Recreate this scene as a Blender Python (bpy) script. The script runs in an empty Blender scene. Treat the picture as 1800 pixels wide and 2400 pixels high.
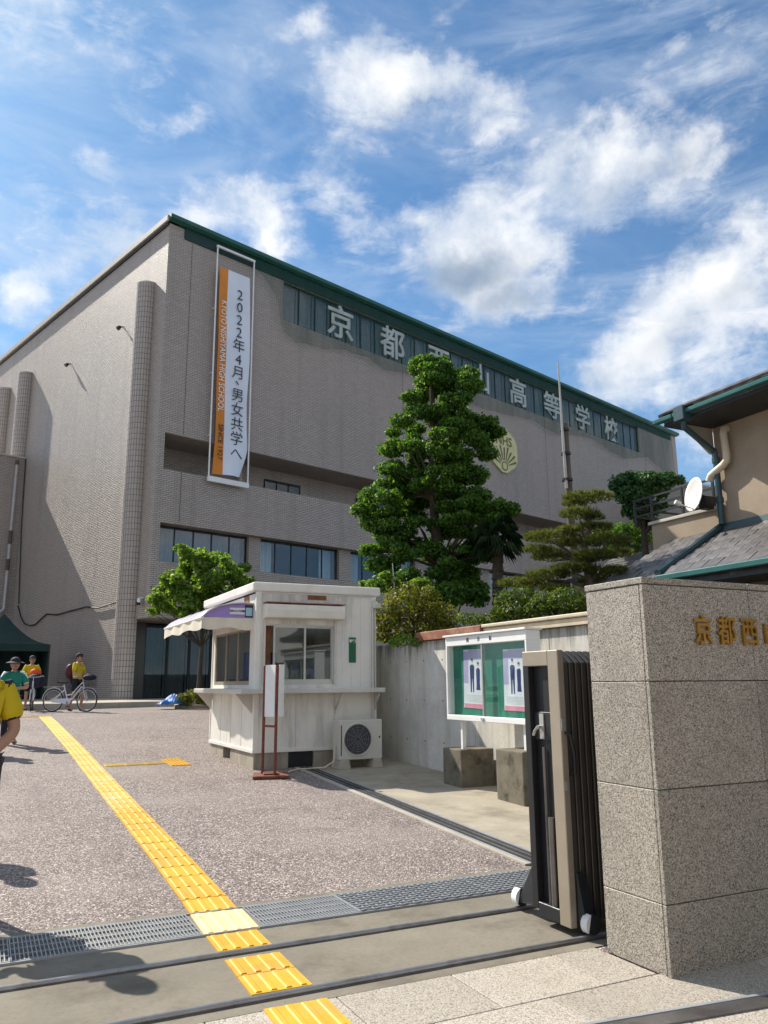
import bpy, math, random
import numpy as np
from mathutils import Vector, Matrix, Euler
R = math.radians
rng = random.Random(11)
nrng = np.random.default_rng(7)
scene = bpy.context.scene
col = scene.collection

# ------------------------------------------------------------------ camera
cam_data = bpy.data.cameras.new('camera')
cam = bpy.data.objects.new('camera', cam_data)
col.objects.link(cam)
scene.camera = cam
cam_data.sensor_fit = 'VERTICAL'
cam_data.sensor_height = 36.0
cam_data.lens = 36.0 * 1865.0 / 2400.0
cam_data.clip_start = 0.05
cam_data.clip_end = 3000
YAW, PITCH, ROLL = R(26.3), math.atan(401.5 / 1865.0), 0.0075
fwd = Vector((math.sin(YAW) * math.cos(PITCH), math.cos(YAW) * math.cos(PITCH), math.sin(PITCH)))
r0 = Vector((math.cos(YAW), -math.sin(YAW), 0))
u0 = r0.cross(fwd)
rt = r0 * math.cos(ROLL) - u0 * math.sin(ROLL)
up = u0 * math.cos(ROLL) + r0 * math.sin(ROLL)
m = Matrix((rt, up, -fwd)).transposed().to_4x4()
m.translation = (0, 0, 1.41)
cam.matrix_world = m

# ------------------------------------------------------------------ light
SUN_AZ, SUN_EL = R(-25.5), R(41.5)          # azimuth from +Y towards +X
to_sun = Vector((math.sin(SUN_AZ) * math.cos(SUN_EL), math.cos(SUN_AZ) * math.cos(SUN_EL), math.sin(SUN_EL)))
sd = bpy.data.lights.new('sun', 'SUN')
sd.energy = 4.7
sd.angle = R(0.53)
sd.color = (1.0, 0.93, 0.82)
sun = bpy.data.objects.new('sun', sd)
sun.rotation_euler = (-to_sun).to_track_quat('-Z', 'Y').to_euler()
sun.location = to_sun * 80
col.objects.link(sun)

scene.view_settings.view_transform = 'Standard'
scene.view_settings.look = 'None'
scene.view_settings.exposure = 0.55
scene.view_settings.gamma = 1.0
scene.view_settings.use_curve_mapping = False

# ------------------------------------------------------------------ sky
world = bpy.data.worlds.new('World')
scene.world = world
world.use_nodes = True
wn, wl = world.node_tree.nodes, world.node_tree.links
wn.clear()
BG = 0.10


class G:
    """small node-graph helper"""
    def __init__(self, tree):
        self.n, self.l = tree.nodes, tree.links

    def node(self, t, **kw):
        nd = self.n.new(t)
        for k, v in kw.items():
            setattr(nd, k, v)
        return nd

    def put(self, sock, v):
        if v is None:
            return
        if hasattr(v, 'is_output') or hasattr(v, 'links'):
            self.l.new(v, sock)
        else:
            if hasattr(sock, 'default_value'):
                try:
                    n_ = len(sock.default_value)
                    if isinstance(v, (int, float)):
                        v = (v,) * n_
                    elif len(v) == 3 and n_ == 4:
                        v = tuple(v) + (1.0,)
                except TypeError:
                    pass
            sock.default_value = v

    def math(self, op, a, b=None, c=None, clamp=False):
        nd = self.node('ShaderNodeMath', operation=op, use_clamp=clamp)
        self.put(nd.inputs[0], a)
        self.put(nd.inputs[1], b)
        self.put(nd.inputs[2], c)
        return nd.outputs[0]

    def vmath(self, op, a, b=None):
        nd = self.node('ShaderNodeVectorMath', operation=op)
        self.put(nd.inputs[0], a)
        self.put(nd.inputs[1], b)
        return nd.outputs['Value'] if op in ('LENGTH', 'DOT_PRODUCT', 'DISTANCE') else nd.outputs[0]

    def mapr(self, v, a, b, c=0.0, d=1.0, smooth=True):
        nd = self.node('ShaderNodeMapRange')
        if smooth:
            nd.interpolation_type = 'SMOOTHSTEP'
        self.put(nd.inputs[0], v)
        for i, x in enumerate((a, b, c, d)):
            self.put(nd.inputs[1 + i], x)
        return nd.outputs[0]

    def noise(self, vec, scale, detail=4, rough=0.5, dist=0.0, out=0, lac=2.0):
        nd = self.node('ShaderNodeTexNoise')
        self.put(nd.inputs['Vector'], vec)
        nd.inputs['Scale'].default_value = scale
        nd.inputs['Detail'].default_value = detail
        nd.inputs['Roughness'].default_value = rough
        nd.inputs['Lacunarity'].default_value = lac
        nd.inputs['Distortion'].default_value = dist
        return nd.outputs[out]

    def voro(self, vec, scale, feature='F1', rnd=1.0):
        nd = self.node('ShaderNodeTexVoronoi', feature=feature)
        self.put(nd.inputs['Vector'], vec)
        nd.inputs['Scale'].default_value = scale
        nd.inputs['Randomness'].default_value = rnd
        return nd

    def mapping(self, vec, loc=(0, 0, 0), rot=(0, 0, 0), scale=(1, 1, 1)):
        nd = self.node('ShaderNodeMapping')
        self.put(nd.inputs['Vector'], vec)
        nd.inputs['Location'].default_value = loc
        nd.inputs['Rotation'].default_value = rot
        nd.inputs['Scale'].default_value = scale
        return nd.outputs[0]

    def mix(self, f, a, b, blend='MIX'):
        nd = self.node('ShaderNodeMix', data_type='RGBA', blend_type=blend)
        self.put(nd.inputs[0], f)
        self.put(nd.inputs[6], a)
        self.put(nd.inputs[7], b)
        return nd.outputs[2]

    def ramp(self, f, stops, interp='LINEAR'):
        nd = self.node('ShaderNodeValToRGB')
        cr = nd.color_ramp
        cr.interpolation = interp
        while len(cr.elements) < len(stops):
            cr.elements.new(0.5)
        for e, (p, c) in zip(cr.elements, stops):
            e.position = p
            e.color = tuple(c) + (1,) if len(c) == 3 else c
        self.put(nd.inputs[0], f)
        return nd.outputs[0]

    def comb(self, x, y, z):
        nd = self.node('ShaderNodeCombineXYZ')
        for i, v in enumerate((x, y, z)):
            self.put(nd.inputs[i], v)
        return nd.outputs[0]

    def sep(self, v):
        nd = self.node('ShaderNodeSeparateXYZ')
        self.put(nd.inputs[0], v)
        return nd.outputs


g = G(world.node_tree)
sky = g.node('ShaderNodeTexSky', sky_type='NISHITA')
sky.sun_disc = False
sky.sun_elevation = SUN_EL
sky.sun_rotation = SUN_AZ
sky.altitude = 50
sky.air_density = 1.0
sky.dust_density = 0.6
sky.ozone_density = 2.0
tc = g.node('ShaderNodeTexCoord')
D = tc.outputs['Generated']
dx, dy, dz = g.sep(D)
az = g.math('ARCTAN2', dx, dy)
el = g.math('ARCSINE', dz)
P = g.comb(az, el, 0.0)
# warped sky coordinates so that the cloud outlines are ragged
wv = g.node('ShaderNodeVectorMath', operation='SCALE')
nz1 = g.noise(D, 7.0, 6, 0.62, out=1)
wv0 = g.vmath('SUBTRACT', nz1, (0.5, 0.5, 0.5))
g.put(wv.inputs[0], wv0)
wv.inputs['Scale'].default_value = 0.13
PW = g.vmath('ADD', P, wv.outputs[0])
BLOBS = [
    (0.4511, 0.6896, 0.1111, 0.0508, 0.259, 0.85),
    (0.5319, 0.7067, 0.1236, 0.0373, -0.217, 0.85),
    (0.6163, 0.6805, 0.0724, 0.0338, -0.084, 0.7),
    (0.4518, 0.7607, 0.0379, 0.0351, -0.003, 0.5),
    (0.6024, 0.6472, 0.0839, 0.024, 0.098, 0.6),
    (0.8, 0.5965, 0.109, 0.0523, -0.083, 1.0),
    (0.6995, 0.6022, 0.109, 0.0357, 0.053, 0.8),
    (0.8742, 0.5911, 0.0363, 0.0256, 0.14, 0.7),
    (0.5813, 0.5763, 0.0885, 0.0279, -0.063, 0.55),
    (0.736, 0.5612, 0.0837, 0.032, -0.135, 0.7),
    (0.5901, 0.5091, 0.1215, 0.0632, -0.064, 1.25),
    (0.5446, 0.5405, 0.0765, 0.0383, -0.045, 0.8),
    (0.6717, 0.5313, 0.0682, 0.0331, -0.276, 0.8),
    (0.634, 0.4666, 0.0622, 0.0297, -0.079, 0.8),
    (0.7298, 0.4817, 0.0438, 0.0144, 0.315, 0.4),
    (0.7934, 0.41, 0.0933, 0.0684, 0.302, 0.9),
    (0.8897, 0.4616, 0.0787, 0.0598, 0.334, 1.0),
    (0.9424, 0.4964, 0.0381, 0.0397, -0.224, 0.9),
    (0.7488, 0.3756, 0.0738, 0.0401, 0.24, 0.85),
    (0.9168, 0.4, 0.0661, 0.056, -0.183, 0.85),
    (0.8482, 0.3433, 0.0784, 0.0392, -0.138, 0.7),
    (0.297, 0.552, 0.0435, 0.0471, 0.065, 1.0),
    (0.2553, 0.5813, 0.0693, 0.032, 0.087, 0.62),
    (0.2225, 0.5505, 0.0736, 0.0279, 0.1, 0.7),
    (0.3095, 0.5194, 0.0404, 0.0193, 0.057, 0.8),
    (0.1718, 0.554, 0.0664, 0.0321, 0.298, 0.42),
    (0.0148, 0.4413, 0.0362, 0.037, 0.174, 1.1),
    (0.0931, 0.5243, 0.0577, 0.0296, 0.506, 0.85),
    (0.0465, 0.4702, 0.035, 0.0277, 0.167, 0.5),
    (0.1362, 0.5168, 0.0645, 0.0279, 0.484, 0.85),
    (0.0644, 0.4965, 0.0408, 0.0183, 0.514, 0.5),
    (0.0896, 0.5646, 0.0477, 0.0199, 0.166, 0.9),
    (0.0622, 0.6037, 0.0369, 0.017, -0.163, 0.8),
    (0.1822, 0.6509, 0.0401, 0.0191, 0.129, 0.72),
    (0.3511, 0.7603, 0.0375, 0.0233, 0.048, 0.85),
    (0.1052, 0.691, 0.0725, 0.0678, 0.173, 0.42),
    (-0.0249, 0.7025, 0.0716, 0.0524, 0.247, 0.5),
    (0.4204, 0.5568, 0.0356, 0.038, 0.01, 0.55),
    (0.3784, 0.598, 0.0418, 0.0459, -0.319, 0.55),
    (0.2769, 0.7532, 0.0491, 0.0233, 0.085, 0.4),
    (0.4328, 0.7329, 0.0625, 0.0323, 0.007, 0.5),
    (-0.0075, 0.3762, 0.0279, 0.0282, 0.162, 0.85),
    (0.9258, 0.7022, 0.1141, 0.0452, -0.687, 0.45),
    (0.8258, 0.7247, 0.0896, 0.023, -0.719, 0.32),
    (0.8524, 0.2833, 0.0673, 0.0346, -0.119, 0.6),
    (0.4977, 0.5611, 0.0535, 0.0237, 0.15, 0.3),
    (0.7201, 0.6436, 0.0461, 0.0257, -0.135, 0.6),
]
CORES = [
    (0.5839, 0.4997, 0.0983, 0.0367, 0.027, 1.0),
    (0.6399, 0.4711, 0.0509, 0.0271, -0.082, 0.8),
    (0.5259, 0.5024, 0.0409, 0.0246, -0.036, 0.6),
    (0.8419, 0.5845, 0.0582, 0.026, -0.016, 0.55),
    (0.7646, 0.5708, 0.0607, 0.0225, -0.15, 0.3),
    (0.5001, 0.674, 0.0736, 0.0258, 0.148, 0.4),
    (0.4447, 0.6442, 0.0487, 0.0177, -0.0, 0.3),
    (0.8235, 0.4009, 0.0659, 0.0291, 0.205, 0.35),
    (0.9048, 0.4212, 0.0384, 0.0279, 0.164, 0.4),
    (0.7386, 0.3817, 0.0531, 0.0201, -0.107, 0.25),
]
fine = g.noise(D, 9.0, 10, 0.62)
billow = g.noise(g.mapping(D, scale=(1, 1, 1.4)), 24.0, 8, 0.6)
acc = None
for (a_, e_, ra, re_, rot, wgt) in BLOBS:
    q = g.vmath('SUBTRACT', PW, (a_, e_, 0))
    mp = g.node('ShaderNodeMapping', vector_type='TEXTURE')
    g.put(mp.inputs['Vector'], q)
    mp.inputs['Rotation'].default_value = (0, 0, rot)
    mp.inputs['Scale'].default_value = (ra, re_, 1)
    ln = g.vmath('LENGTH', mp.outputs[0])
    b = g.mapr(ln, 1.5, 0.0, 0.0, wgt)
    # overlapping puffs add up softly
    acc = b if acc is None else g.math('SUBTRACT', 1.35, g.math('MULTIPLY', g.math('SUBTRACT', 1.35, acc), g.math('SUBTRACT', 1.0, g.math('MULTIPLY', b, 0.62))))
# out of view, broken cumulus goes on, thickened to lift the fill light
gen = g.noise(g.mapping(D, scale=(1, 1, 2.2)), 2.6, 6, 0.55)
inview = g.math('MULTIPLY', g.mapr(az, -0.25, -0.05), g.mapr(az, 1.15, 0.95))
outv = g.math('SUBTRACT', 1.0, inview)
fill_cloud = g.math('MULTIPLY', g.mapr(gen, 0.40, 0.60, 0, 1.0), outv)
acc = g.math('MAXIMUM', acc, fill_cloud)
nzs = g.math('MULTIPLY_ADD', g.math('SUBTRACT', fine, 0.5), 1.75, acc)
nzs = g.math('MULTIPLY_ADD', g.math('SUBTRACT', billow, 0.5), 0.7, nzs)
dens = g.math('MULTIPLY_ADD', g.mapr(nzs, 0.22, 0.82), 0.70, g.mapr(nzs, 0.6, 1.3, 0, 0.30))
fib = g.noise(g.mapping(P, rot=(0, 0, R(-25)), scale=(1.5, 4.5, 1)), 6.0, 9, 0.62, 0.7)
dens = g.math('MULTIPLY', dens, g.math('MAXIMUM', g.mapr(fib, 0.32, 0.60, 0.42, 1.0), g.mapr(acc, 0.45, 0.85, 0.0, 1.0)))
wisp = g.math('MULTIPLY', g.mapr(nzs, -0.02, 0.45, 0, 0.42), g.mapr(fib, 0.45, 0.66))
dens = g.math('MAXIMUM', dens, wisp)
core = None
for (a_, e_, ra, re_, rot, wgt) in CORES:
    q = g.vmath('SUBTRACT', PW, (a_, e_, 0))
    mp = g.node('ShaderNodeMapping', vector_type='TEXTURE')
    g.put(mp.inputs['Vector'], q)
    mp.inputs['Rotation'].default_value = (0, 0, rot)
    mp.inputs['Scale'].default_value = (ra, re_, 1)
    b = g.mapr(g.vmath('LENGTH', mp.outputs[0]), 1.3, 0.1, 0.0, wgt)
    core = b if core is None else g.math('MAXIMUM', core, b)
core = g.math('MULTIPLY', core, g.mapr(billow, 0.2, 0.6, 0.75, 1.0))
# thin high veil and combed cirrus streaks
st = g.noise(g.mapping(P, rot=(0, 0, R(-32)), scale=(1.6, 7.0, 1)), 2.4, 7, 0.6, 0.5)
st2 = g.noise(g.mapping(P, rot=(0, 0, R(50)), scale=(1.5, 4.0, 1)), 2.8, 8, 0.62, 0.6)
upr = g.mapr(el, 0.20, 0.5)
streak = g.math('MULTIPLY', g.mapr(st, 0.36, 0.80), g.math('MULTIPLY', g.mapr(az, 0.40, 0.75), 0.62))
streak = g.math('MULTIPLY', streak, upr)
veil = g.math('MULTIPLY', g.mapr(st2, 0.34, 0.72), g.mapr(az, 0.85, 0.0, 0.14, 0.55))
thin = g.math('MAXIMUM', streak, veil)
skyc = g.mix(1.0, sky.outputs[0], (0.53, 0.81, 0.96), 'MULTIPLY')
# paler towards the horizon
skyc = g.mix(g.mapr(el, 0.50, 0.02, 0.0, 0.55), skyc, (2.0, 3.4, 5.4))
lit = g.mix(g.mapr(fine, 0.38, 0.62), (5.6, 6.0, 6.5), (7.6, 7.6, 7.6))
ccol = g.mix(core, lit, (2.3, 2.9, 3.7))
c1 = g.mix(g.math('MULTIPLY', thin, 0.85), skyc, (4.8, 5.6, 6.7))
c2 = g.mix(g.math('MULTIPLY', dens, 0.95), c1, ccol)
bgn = g.node('ShaderNodeBackground')
bgn.inputs['Strength'].default_value = BG
wl.new(c2, bgn.inputs['Color'])
out = g.node('ShaderNodeOutputWorld')
wl.new(bgn.outputs[0], out.inputs['Surface'])

# ------------------------------------------------------------------ mesh helpers
class MB:
    """collects shapes, then links them as ONE mesh object"""
    def __init__(self):
        self.v, self.f, self.mi, self.uv = [], [], [], {}

    def add(self, vs, fs, mi=0):
        o = len(self.v)
        self.v += [tuple(p) for p in vs]
        for f in fs:
            self.f.append(tuple(i + o for i in f))
            self.mi.append(mi)

    def box(self, x0, x1, y0, y1, z0, z1, mi=0):
        self.add([(x0, y0, z0), (x1, y0, z0), (x1, y1, z0), (x0, y1, z0), (x0, y0, z1), (x1, y0, z1), (x1, y1, z1), (x0, y1, z1)],
                 [(0, 3, 2, 1), (4, 5, 6, 7), (0, 1, 5, 4), (1, 2, 6, 5), (2, 3, 7, 6), (3, 0, 4, 7)], mi)
        return self

    def obox(self, c, ax, ay, az_, mi=0):
        """box from centre and three half-axis vectors"""
        c, ax, ay, az_ = (Vector(q) for q in (c, ax, ay, az_))
        s = [(-1, -1, -1), (1, -1, -1), (1, 1, -1), (-1, 1, -1), (-1, -1, 1), (1, -1, 1), (1, 1, 1), (-1, 1, 1)]
        self.add([c + ax * a + ay * b + az_ * d for a, b, d in s],
                 [(0, 3, 2, 1), (4, 5, 6, 7), (0, 1, 5, 4), (1, 2, 6, 5), (2, 3, 7, 6), (3, 0, 4, 7)], mi)
        return self

    def bar(self, a, b, w, h, mi=0, upv=(0, 0, 1)):
        a, b = Vector(a), Vector(b)
        d = (b - a)
        dn = d.normalized()
        s = dn.cross(Vector(upv))
        if s.length < 1e-4:
            s = dn.cross(Vector((0, 1, 0)))
        s.normalize()
        t = s.cross(dn)
        return self.obox((a + b) / 2, d / 2, s * w / 2, t * h / 2, mi)

    def prism(self, poly, vec, mi=0):
        """closed polygon (3-D points, in order) extruded along vec"""
        n = len(poly)
        vec = Vector(vec)
        p = [Vector(q) for q in poly]
        nrm = Vector((0, 0, 0))
        for i in range(n):
            nrm += (p[i] - p[0]).cross(p[(i + 1) % n] - p[0])
        if nrm.dot(vec) < 0:
            p.reverse()
        vs = p + [q + vec for q in p]
        fs = [tuple(reversed(range(n))), tuple(range(n, 2 * n))]
        fs += [(i, (i + 1) % n, n + (i + 1) % n, n + i) for i in range(n)]
        self.add(vs, fs, mi)
        return self

    def tube(self, pts, r, seg=8, mi=0, caps=True):
        pts = [Vector(p) for p in pts]
        n = len(pts)
        rs = r if isinstance(r, (list, tuple)) else [r] * n
        ref = None
        rings = []
        for i, p in enumerate(pts):
            t = (pts[min(i + 1, n - 1)] - pts[max(i - 1, 0)]).normalized()
            if ref is None:
                ref = Vector((0, 0, 1)) if abs(t.z) < 0.9 else Vector((1, 0, 0))
            s = t.cross(ref)
            if s.length < 1e-5:
                s = t.cross(Vector((0, 1, 0)))
            s.normalize()
            q = s.cross(t).normalized()
            ref = q
            rings.append([p + (s * math.cos(2 * math.pi * k / seg) + q * math.sin(2 * math.pi * k / seg)) * rs[i] for k in range(seg)])
        vs = [p for rg in rings for p in rg]
        fs = []
        for i in range(n - 1):
            for k in range(seg):
                k2 = (k + 1) % seg
                fs.append((i * seg + k, i * seg + k2, (i + 1) * seg + k2, (i + 1) * seg + k))
        if caps:
            fs.append(tuple(range(seg - 1, -1, -1)))
            fs.append(tuple((n - 1) * seg + k for k in range(seg)))
        fs = [tuple(reversed(f)) for f in fs]
        self.add(vs, fs, mi)
        return self

    def disc(self, c, nrm, r, th, seg=20, mi=0):
        n = Vector(nrm).normalized()
        c = Vector(c)
        return self.tube([c - n * th / 2, c + n * th / 2], r, seg, mi)

    def ring(self, c, nrm, R0, r, seg=36, sub=6, mi=0):
        n = Vector(nrm).normalized()
        a = n.orthogonal().normalized()
        b = n.cross(a)
        vs, fs = [], []
        for i in range(seg):
            t = 2 * math.pi * i / seg
            d = a * math.cos(t) + b * math.sin(t)
            for k in range(sub):
                s = 2 * math.pi * k / sub
                vs.append(Vector(c) + d * (R0 + r * math.cos(s)) + n * (r * math.sin(s)))
        for i in range(seg):
            for k in range(sub):
                i2, k2 = (i + 1) % seg, (k + 1) % sub
                fs.append((i * sub + k, i2 * sub + k, i2 * sub + k2, i * sub + k2))
        self.add(vs, fs, mi)
        return self

    def ball(self, c, r, seg=12, rings=8, mi=0, sc=(1, 1, 1), zmin=-1.0):
        c = Vector(c)
        vs, fs = [], []
        for i in range(rings + 1):
            th = math.pi * i / rings
            z = max(math.cos(th), zmin)
            rr = math.sin(th)
            for k in range(seg):
                p = 2 * math.pi * k / seg
                vs.append(c + Vector((rr * math.cos(p) * r * sc[0], rr * math.sin(p) * r * sc[1], z * r * sc[2])))
        for i in range(rings):
            for k in range(seg):
                k2 = (k + 1) % seg
                fs.append((i * seg + k, (i + 1) * seg + k, (i + 1) * seg + k2, i * seg + k2))
        self.add(vs, fs, mi)
        return self

    def grid(self, fn, nu, nv, mi=0):
        vs = [fn(i / nu, j / nv) for j in range(nv + 1) for i in range(nu + 1)]
        fs = [(j * (nu + 1) + i, j * (nu + 1) + i + 1, (j + 1) * (nu + 1) + i + 1, (j + 1) * (nu + 1) + i) for j in range(nv) for i in range(nu)]
        self.add(vs, fs, mi)
        return self

    def mesh(self, name, mats):
        me = bpy.data.meshes.new(name)
        me.from_pydata(self.v, [], self.f)
        mats = mats if isinstance(mats, (list, tuple)) else [mats]
        for m_ in mats:
            me.materials.append(m_)
        if len(mats) > 1:
            me.polygons.foreach_set('material_index', self.mi)
        # box-projected uv in metres
        uvl = me.uv_layers.new(name='UVMap')
        co = self.v
        uv = np.empty((len(me.loops), 2), 'f')
        for p in me.polygons:
            n = p.normal
            ax, ay, az_ = abs(n.x), abs(n.y), abs(n.z)
            for li in p.loop_indices:
                c = co[me.loops[li].vertex_index]
                if az_ >= ax and az_ >= ay:
                    uv[li] = (c[0], c[1])
                elif ax > ay:
                    uv[li] = (c[1], c[2])
                else:
                    uv[li] = (c[0], c[2])
        uvl.data.foreach_set('uv', uv.ravel())
        return me

    def build(self, name, mats, parent=None, smooth=False, bevel=0.0, seg=1):
        me = self.mesh(name, mats)
        if smooth:
            me.polygons.foreach_set('use_smooth', [True] * len(me.polygons))
        o = link(name, me, parent)
        if smooth:
            md = o.modifiers.new('edge', 'EDGE_SPLIT')
            md.split_angle = R(40)
        if bevel:
            md = o.modifiers.new('bevel', 'BEVEL')
            md.width = bevel
            md.segments = seg
            md.limit_method = 'ANGLE'
            md.angle_limit = R(40)
        return o


def link(name, data, parent=None):
    o = bpy.data.objects.new(name, data)
    col.objects.link(o)
    if parent is not None:
        o.parent = parent
    return o


def tag(o, label=None, cat=None, group=None, kind=None):
    if label:
        o['label'] = label
    if cat:
        o['category'] = cat
    if group:
        o['group'] = group
    if kind:
        o['kind'] = kind
    return o


def thing(name, label, cat, loc=(0, 0, 0), rotz=0.0, group=None):
    o = link(name, None)
    o.location = loc
    o.rotation_euler = (0, 0, rotz)
    return tag(o, label, cat, group)


def struct(o):
    o['kind'] = 'structure'
    return o


def copy_tree(o, parent=None):
    c = o.copy()
    col.objects.link(c)
    if parent is not None:
        c.parent = parent
    for ch in list(o.children):
        copy_tree(ch, c)
    return c


def inst(src, parent=None, loc=None, rot=None, scale=None):
    c = src.copy()
    col.objects.link(c)
    if parent is not None:
        c.parent = parent
    if loc is not None:
        c.location = loc
    if rot is not None:
        c.rotation_euler = rot
    if scale is not None:
        c.scale = scale
    return c


def text(name, body, size, mat_, parent, loc, rot, extrude=0.004, offset=0.0, align='CENTER', sx=1.0, spacing=1.0):
    cu = bpy.data.curves.new(name, 'FONT')
    cu.body = body
    cu.size = size
    cu.extrude = extrude
    cu.offset = offset
    cu.align_x = align
    cu.align_y = 'CENTER'
    cu.space_character = spacing
    cu.resolution_u = 3
    t = bpy.data.objects.new(name, cu)
    col.objects.link(t)
    dg = bpy.context.evaluated_depsgraph_get()
    me = bpy.data.meshes.new_from_object(t.evaluated_get(dg))
    bpy.data.objects.remove(t)
    bpy.data.curves.remove(cu)
    me.materials.clear()
    me.materials.append(mat_)
    o = link(name, me, parent)
    o.location = loc
    o.rotation_euler = rot
    o.scale = (sx, 1, 1)
    return o


def join(objs, name):
    """several mesh objects of one part -> one mesh object (same parent)"""
    vs, fs, mats, mi = [], [], [], []
    par = objs[0].parent
    for o in objs:
        M = Matrix.LocRotScale(o.location, o.rotation_euler, o.scale)
        b = len(vs)
        vs += [tuple(M @ v.co) for v in o.data.vertices]
        mt = o.data.materials[0]
        if mt not in mats:
            mats.append(mt)
        for p in o.data.polygons:
            fs.append(tuple(i + b for i in p.vertices))
            mi.append(mats.index(mt))
    for o in objs:
        me_ = o.data
        bpy.data.objects.remove(o)
    me = bpy.data.meshes.new(name)
    me.from_pydata(vs, [], fs)
    for mt in mats:
        me.materials.append(mt)
    me.polygons.foreach_set('material_index', mi)
    return link(name, me, par)


# ------------------------------------------------------------------ materials
MATS = {}


def new_mat(name):
    mt = bpy.data.materials.new(name)
    mt.use_nodes = True
    t = mt.node_tree
    t.nodes.clear()
    gg = G(t)
    o = gg.node('ShaderNodeOutputMaterial')
    b = gg.node('ShaderNodeBsdfPrincipled')
    t.links.new(b.outputs[0], o.inputs['Surface'])
    gg.b, gg.o = b, o
    MATS[name] = mt
    return mt, gg


def coords(gg, uv=False, world_=False):
    if world_:
        return gg.node('ShaderNodeNewGeometry').outputs['Position']
    return gg.node('ShaderNodeTexCoord').outputs['UV' if uv else 'Object']


def bump(gg, h, strength=0.3, dist=0.01):
    nd = gg.node('ShaderNodeBump')
    nd.inputs['Strength'].default_value = strength
    nd.inputs['Distance'].default_value = dist
    gg.put(nd.inputs['Height'], h)
    gg.l.new(nd.outputs[0], gg.b.inputs['Normal'])
    return nd


def pmat(name, c, rough=0.6, var=0.12, scale=3.0, metal=0.0, bmp=0.0, bscale=60.0, spec=0.4, dirt=None, dscale=1.5, dth=(0.52, 0.75), streak=False, inst_var=0.0, world_=False):
    mt, gg = new_mat(name)
    co = coords(gg, world_=world_)
    n = gg.noise(co, scale, 6, 0.6)
    cc = gg.mix(gg.mapr(n, 0.3, 0.7), tuple(x * (1 - var) for x in c), tuple(min(1, x * (1 + var)) for x in c))
    n2 = gg.noise(co, scale * 14, 3, 0.6)
    cc = gg.mix(gg.math('MULTIPLY', gg.mapr(n2, 0.35, 0.7), 0.35 * min(1, var * 5)), cc, tuple(x * 0.78 for x in c))
    if dirt:
        dm = gg.noise(gg.mapping(co, scale=(1, 1, 0.18)) if streak else co, dscale, 7, 0.65)
        cc = gg.mix(gg.mapr(dm, dth[0], dth[1]), cc, dirt)
    if inst_var:
        oi = gg.node('ShaderNodeObjectInfo')
        hs = gg.node('ShaderNodeHueSaturation')
        gg.put(hs.inputs['Value'], gg.mapr(oi.outputs['Random'], 0, 1, 1 - inst_var, 1 + inst_var, False))
        gg.put(hs.inputs['Color'], cc)
        cc = hs.outputs[0]
    gg.put(gg.b.inputs['Base Color'], cc)
    rr = gg.mapr(n2, 0.2, 0.8, max(0.02, rough - 0.1), min(1, rough + 0.1))
    gg.put(gg.b.inputs['Roughness'], rr)
    gg.b.inputs['Metallic'].default_value = metal
    gg.b.inputs['Specular IOR Level'].default_value = spec
    if bmp:
        bump(gg, gg.noise(co, bscale, 4, 0.6), bmp, 0.004)
    return mt


def tile_mat(name, bw, bh, mortar, c1, c2, cm, stag=0.5, depth=0.006, strength=0.8):
    mt, gg = new_mat(name)
    uv = coords(gg, uv=True)
    co = coords(gg)
    bt = gg.node('ShaderNodeTexBrick')
    bt.offset = stag
    gg.put(bt.inputs['Vector'], uv)
    bt.inputs['Scale'].default_value = 1.0
    bt.inputs['Brick Width'].default_value = bw
    bt.inputs['Row Height'].default_value = bh
    bt.inputs['Mortar Size'].default_value = mortar
    bt.inputs['Mortar Smooth'].default_value = 0.2
    bt.inputs['Bias'].default_value = 0.0
    gg.put(bt.inputs['Color1'], c1)
    gg.put(bt.inputs['Color2'], c2)
    gg.put(bt.inputs['Mortar'], cm)
    big = gg.noise(gg.mapping(co, scale=(1, 1, 0.35)), 0.35, 6, 0.6)
    rain = gg.noise(gg.mapping(co, scale=(1.6, 1.6, 0.06)), 1.2, 6, 0.65)
    cc = gg.mix(gg.math('MULTIPLY', gg.mapr(big, 0.4, 0.7), 0.25), bt.outputs['Color'], tuple(x * 0.72 for x in c1))
    cc = gg.mix(gg.math('MULTIPLY', gg.mapr(rain, 0.47, 0.72), 0.42), cc, tuple(x * 0.58 for x in c1))
    pink = gg.noise(co, 0.16, 3, 0.5)
    cc = gg.mix(gg.math('MULTIPLY', gg.mapr(pink, 0.45, 0.65), 0.25), cc, (c1[0] * 1.08, c1[1] * 0.97, c1[2] * 0.95))
    gg.put(gg.b.inputs['Base Color'], cc)
    gg.b.inputs['Roughness'].default_value = 0.5
    gg.b.inputs['Specular IOR Level'].default_value = 0.35
    vn = gg.noise(uv, 9.0, 3, 0.5)
    wn_ = gg.node('ShaderNodeTexWhiteNoise')
    h = gg.math('SUBTRACT', 1.0, bt.outputs['Fac'])
    # every tile sits a little in or out, as hand-laid tiles do
    per = gg.node('ShaderNodeRGBToBW')
    bt2 = gg.node('ShaderNodeTexBrick')
    bt2.offset = stag
    gg.put(bt2.inputs['Vector'], uv)
    for k in ('Scale', 'Brick Width', 'Row Height', 'Mortar Size', 'Mortar Smooth'):
        bt2.inputs[k].default_value = bt.inputs[k].default_value
    gg.put(bt2.inputs['Color1'], (0, 0, 0))
    gg.put(bt2.inputs['Color2'], (1, 1, 1))
    gg.put(bt2.inputs['Mortar'], (0, 0, 0))
    gg.put(per.inputs[0], bt2.outputs['Color'])
    h = gg.math('MULTIPLY_ADD', per.outputs[0], 0.45, h)
    h = gg.math('MULTIPLY_ADD', vn, 0.5, h)
    bump(gg, h, strength, depth)
    return mt


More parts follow.
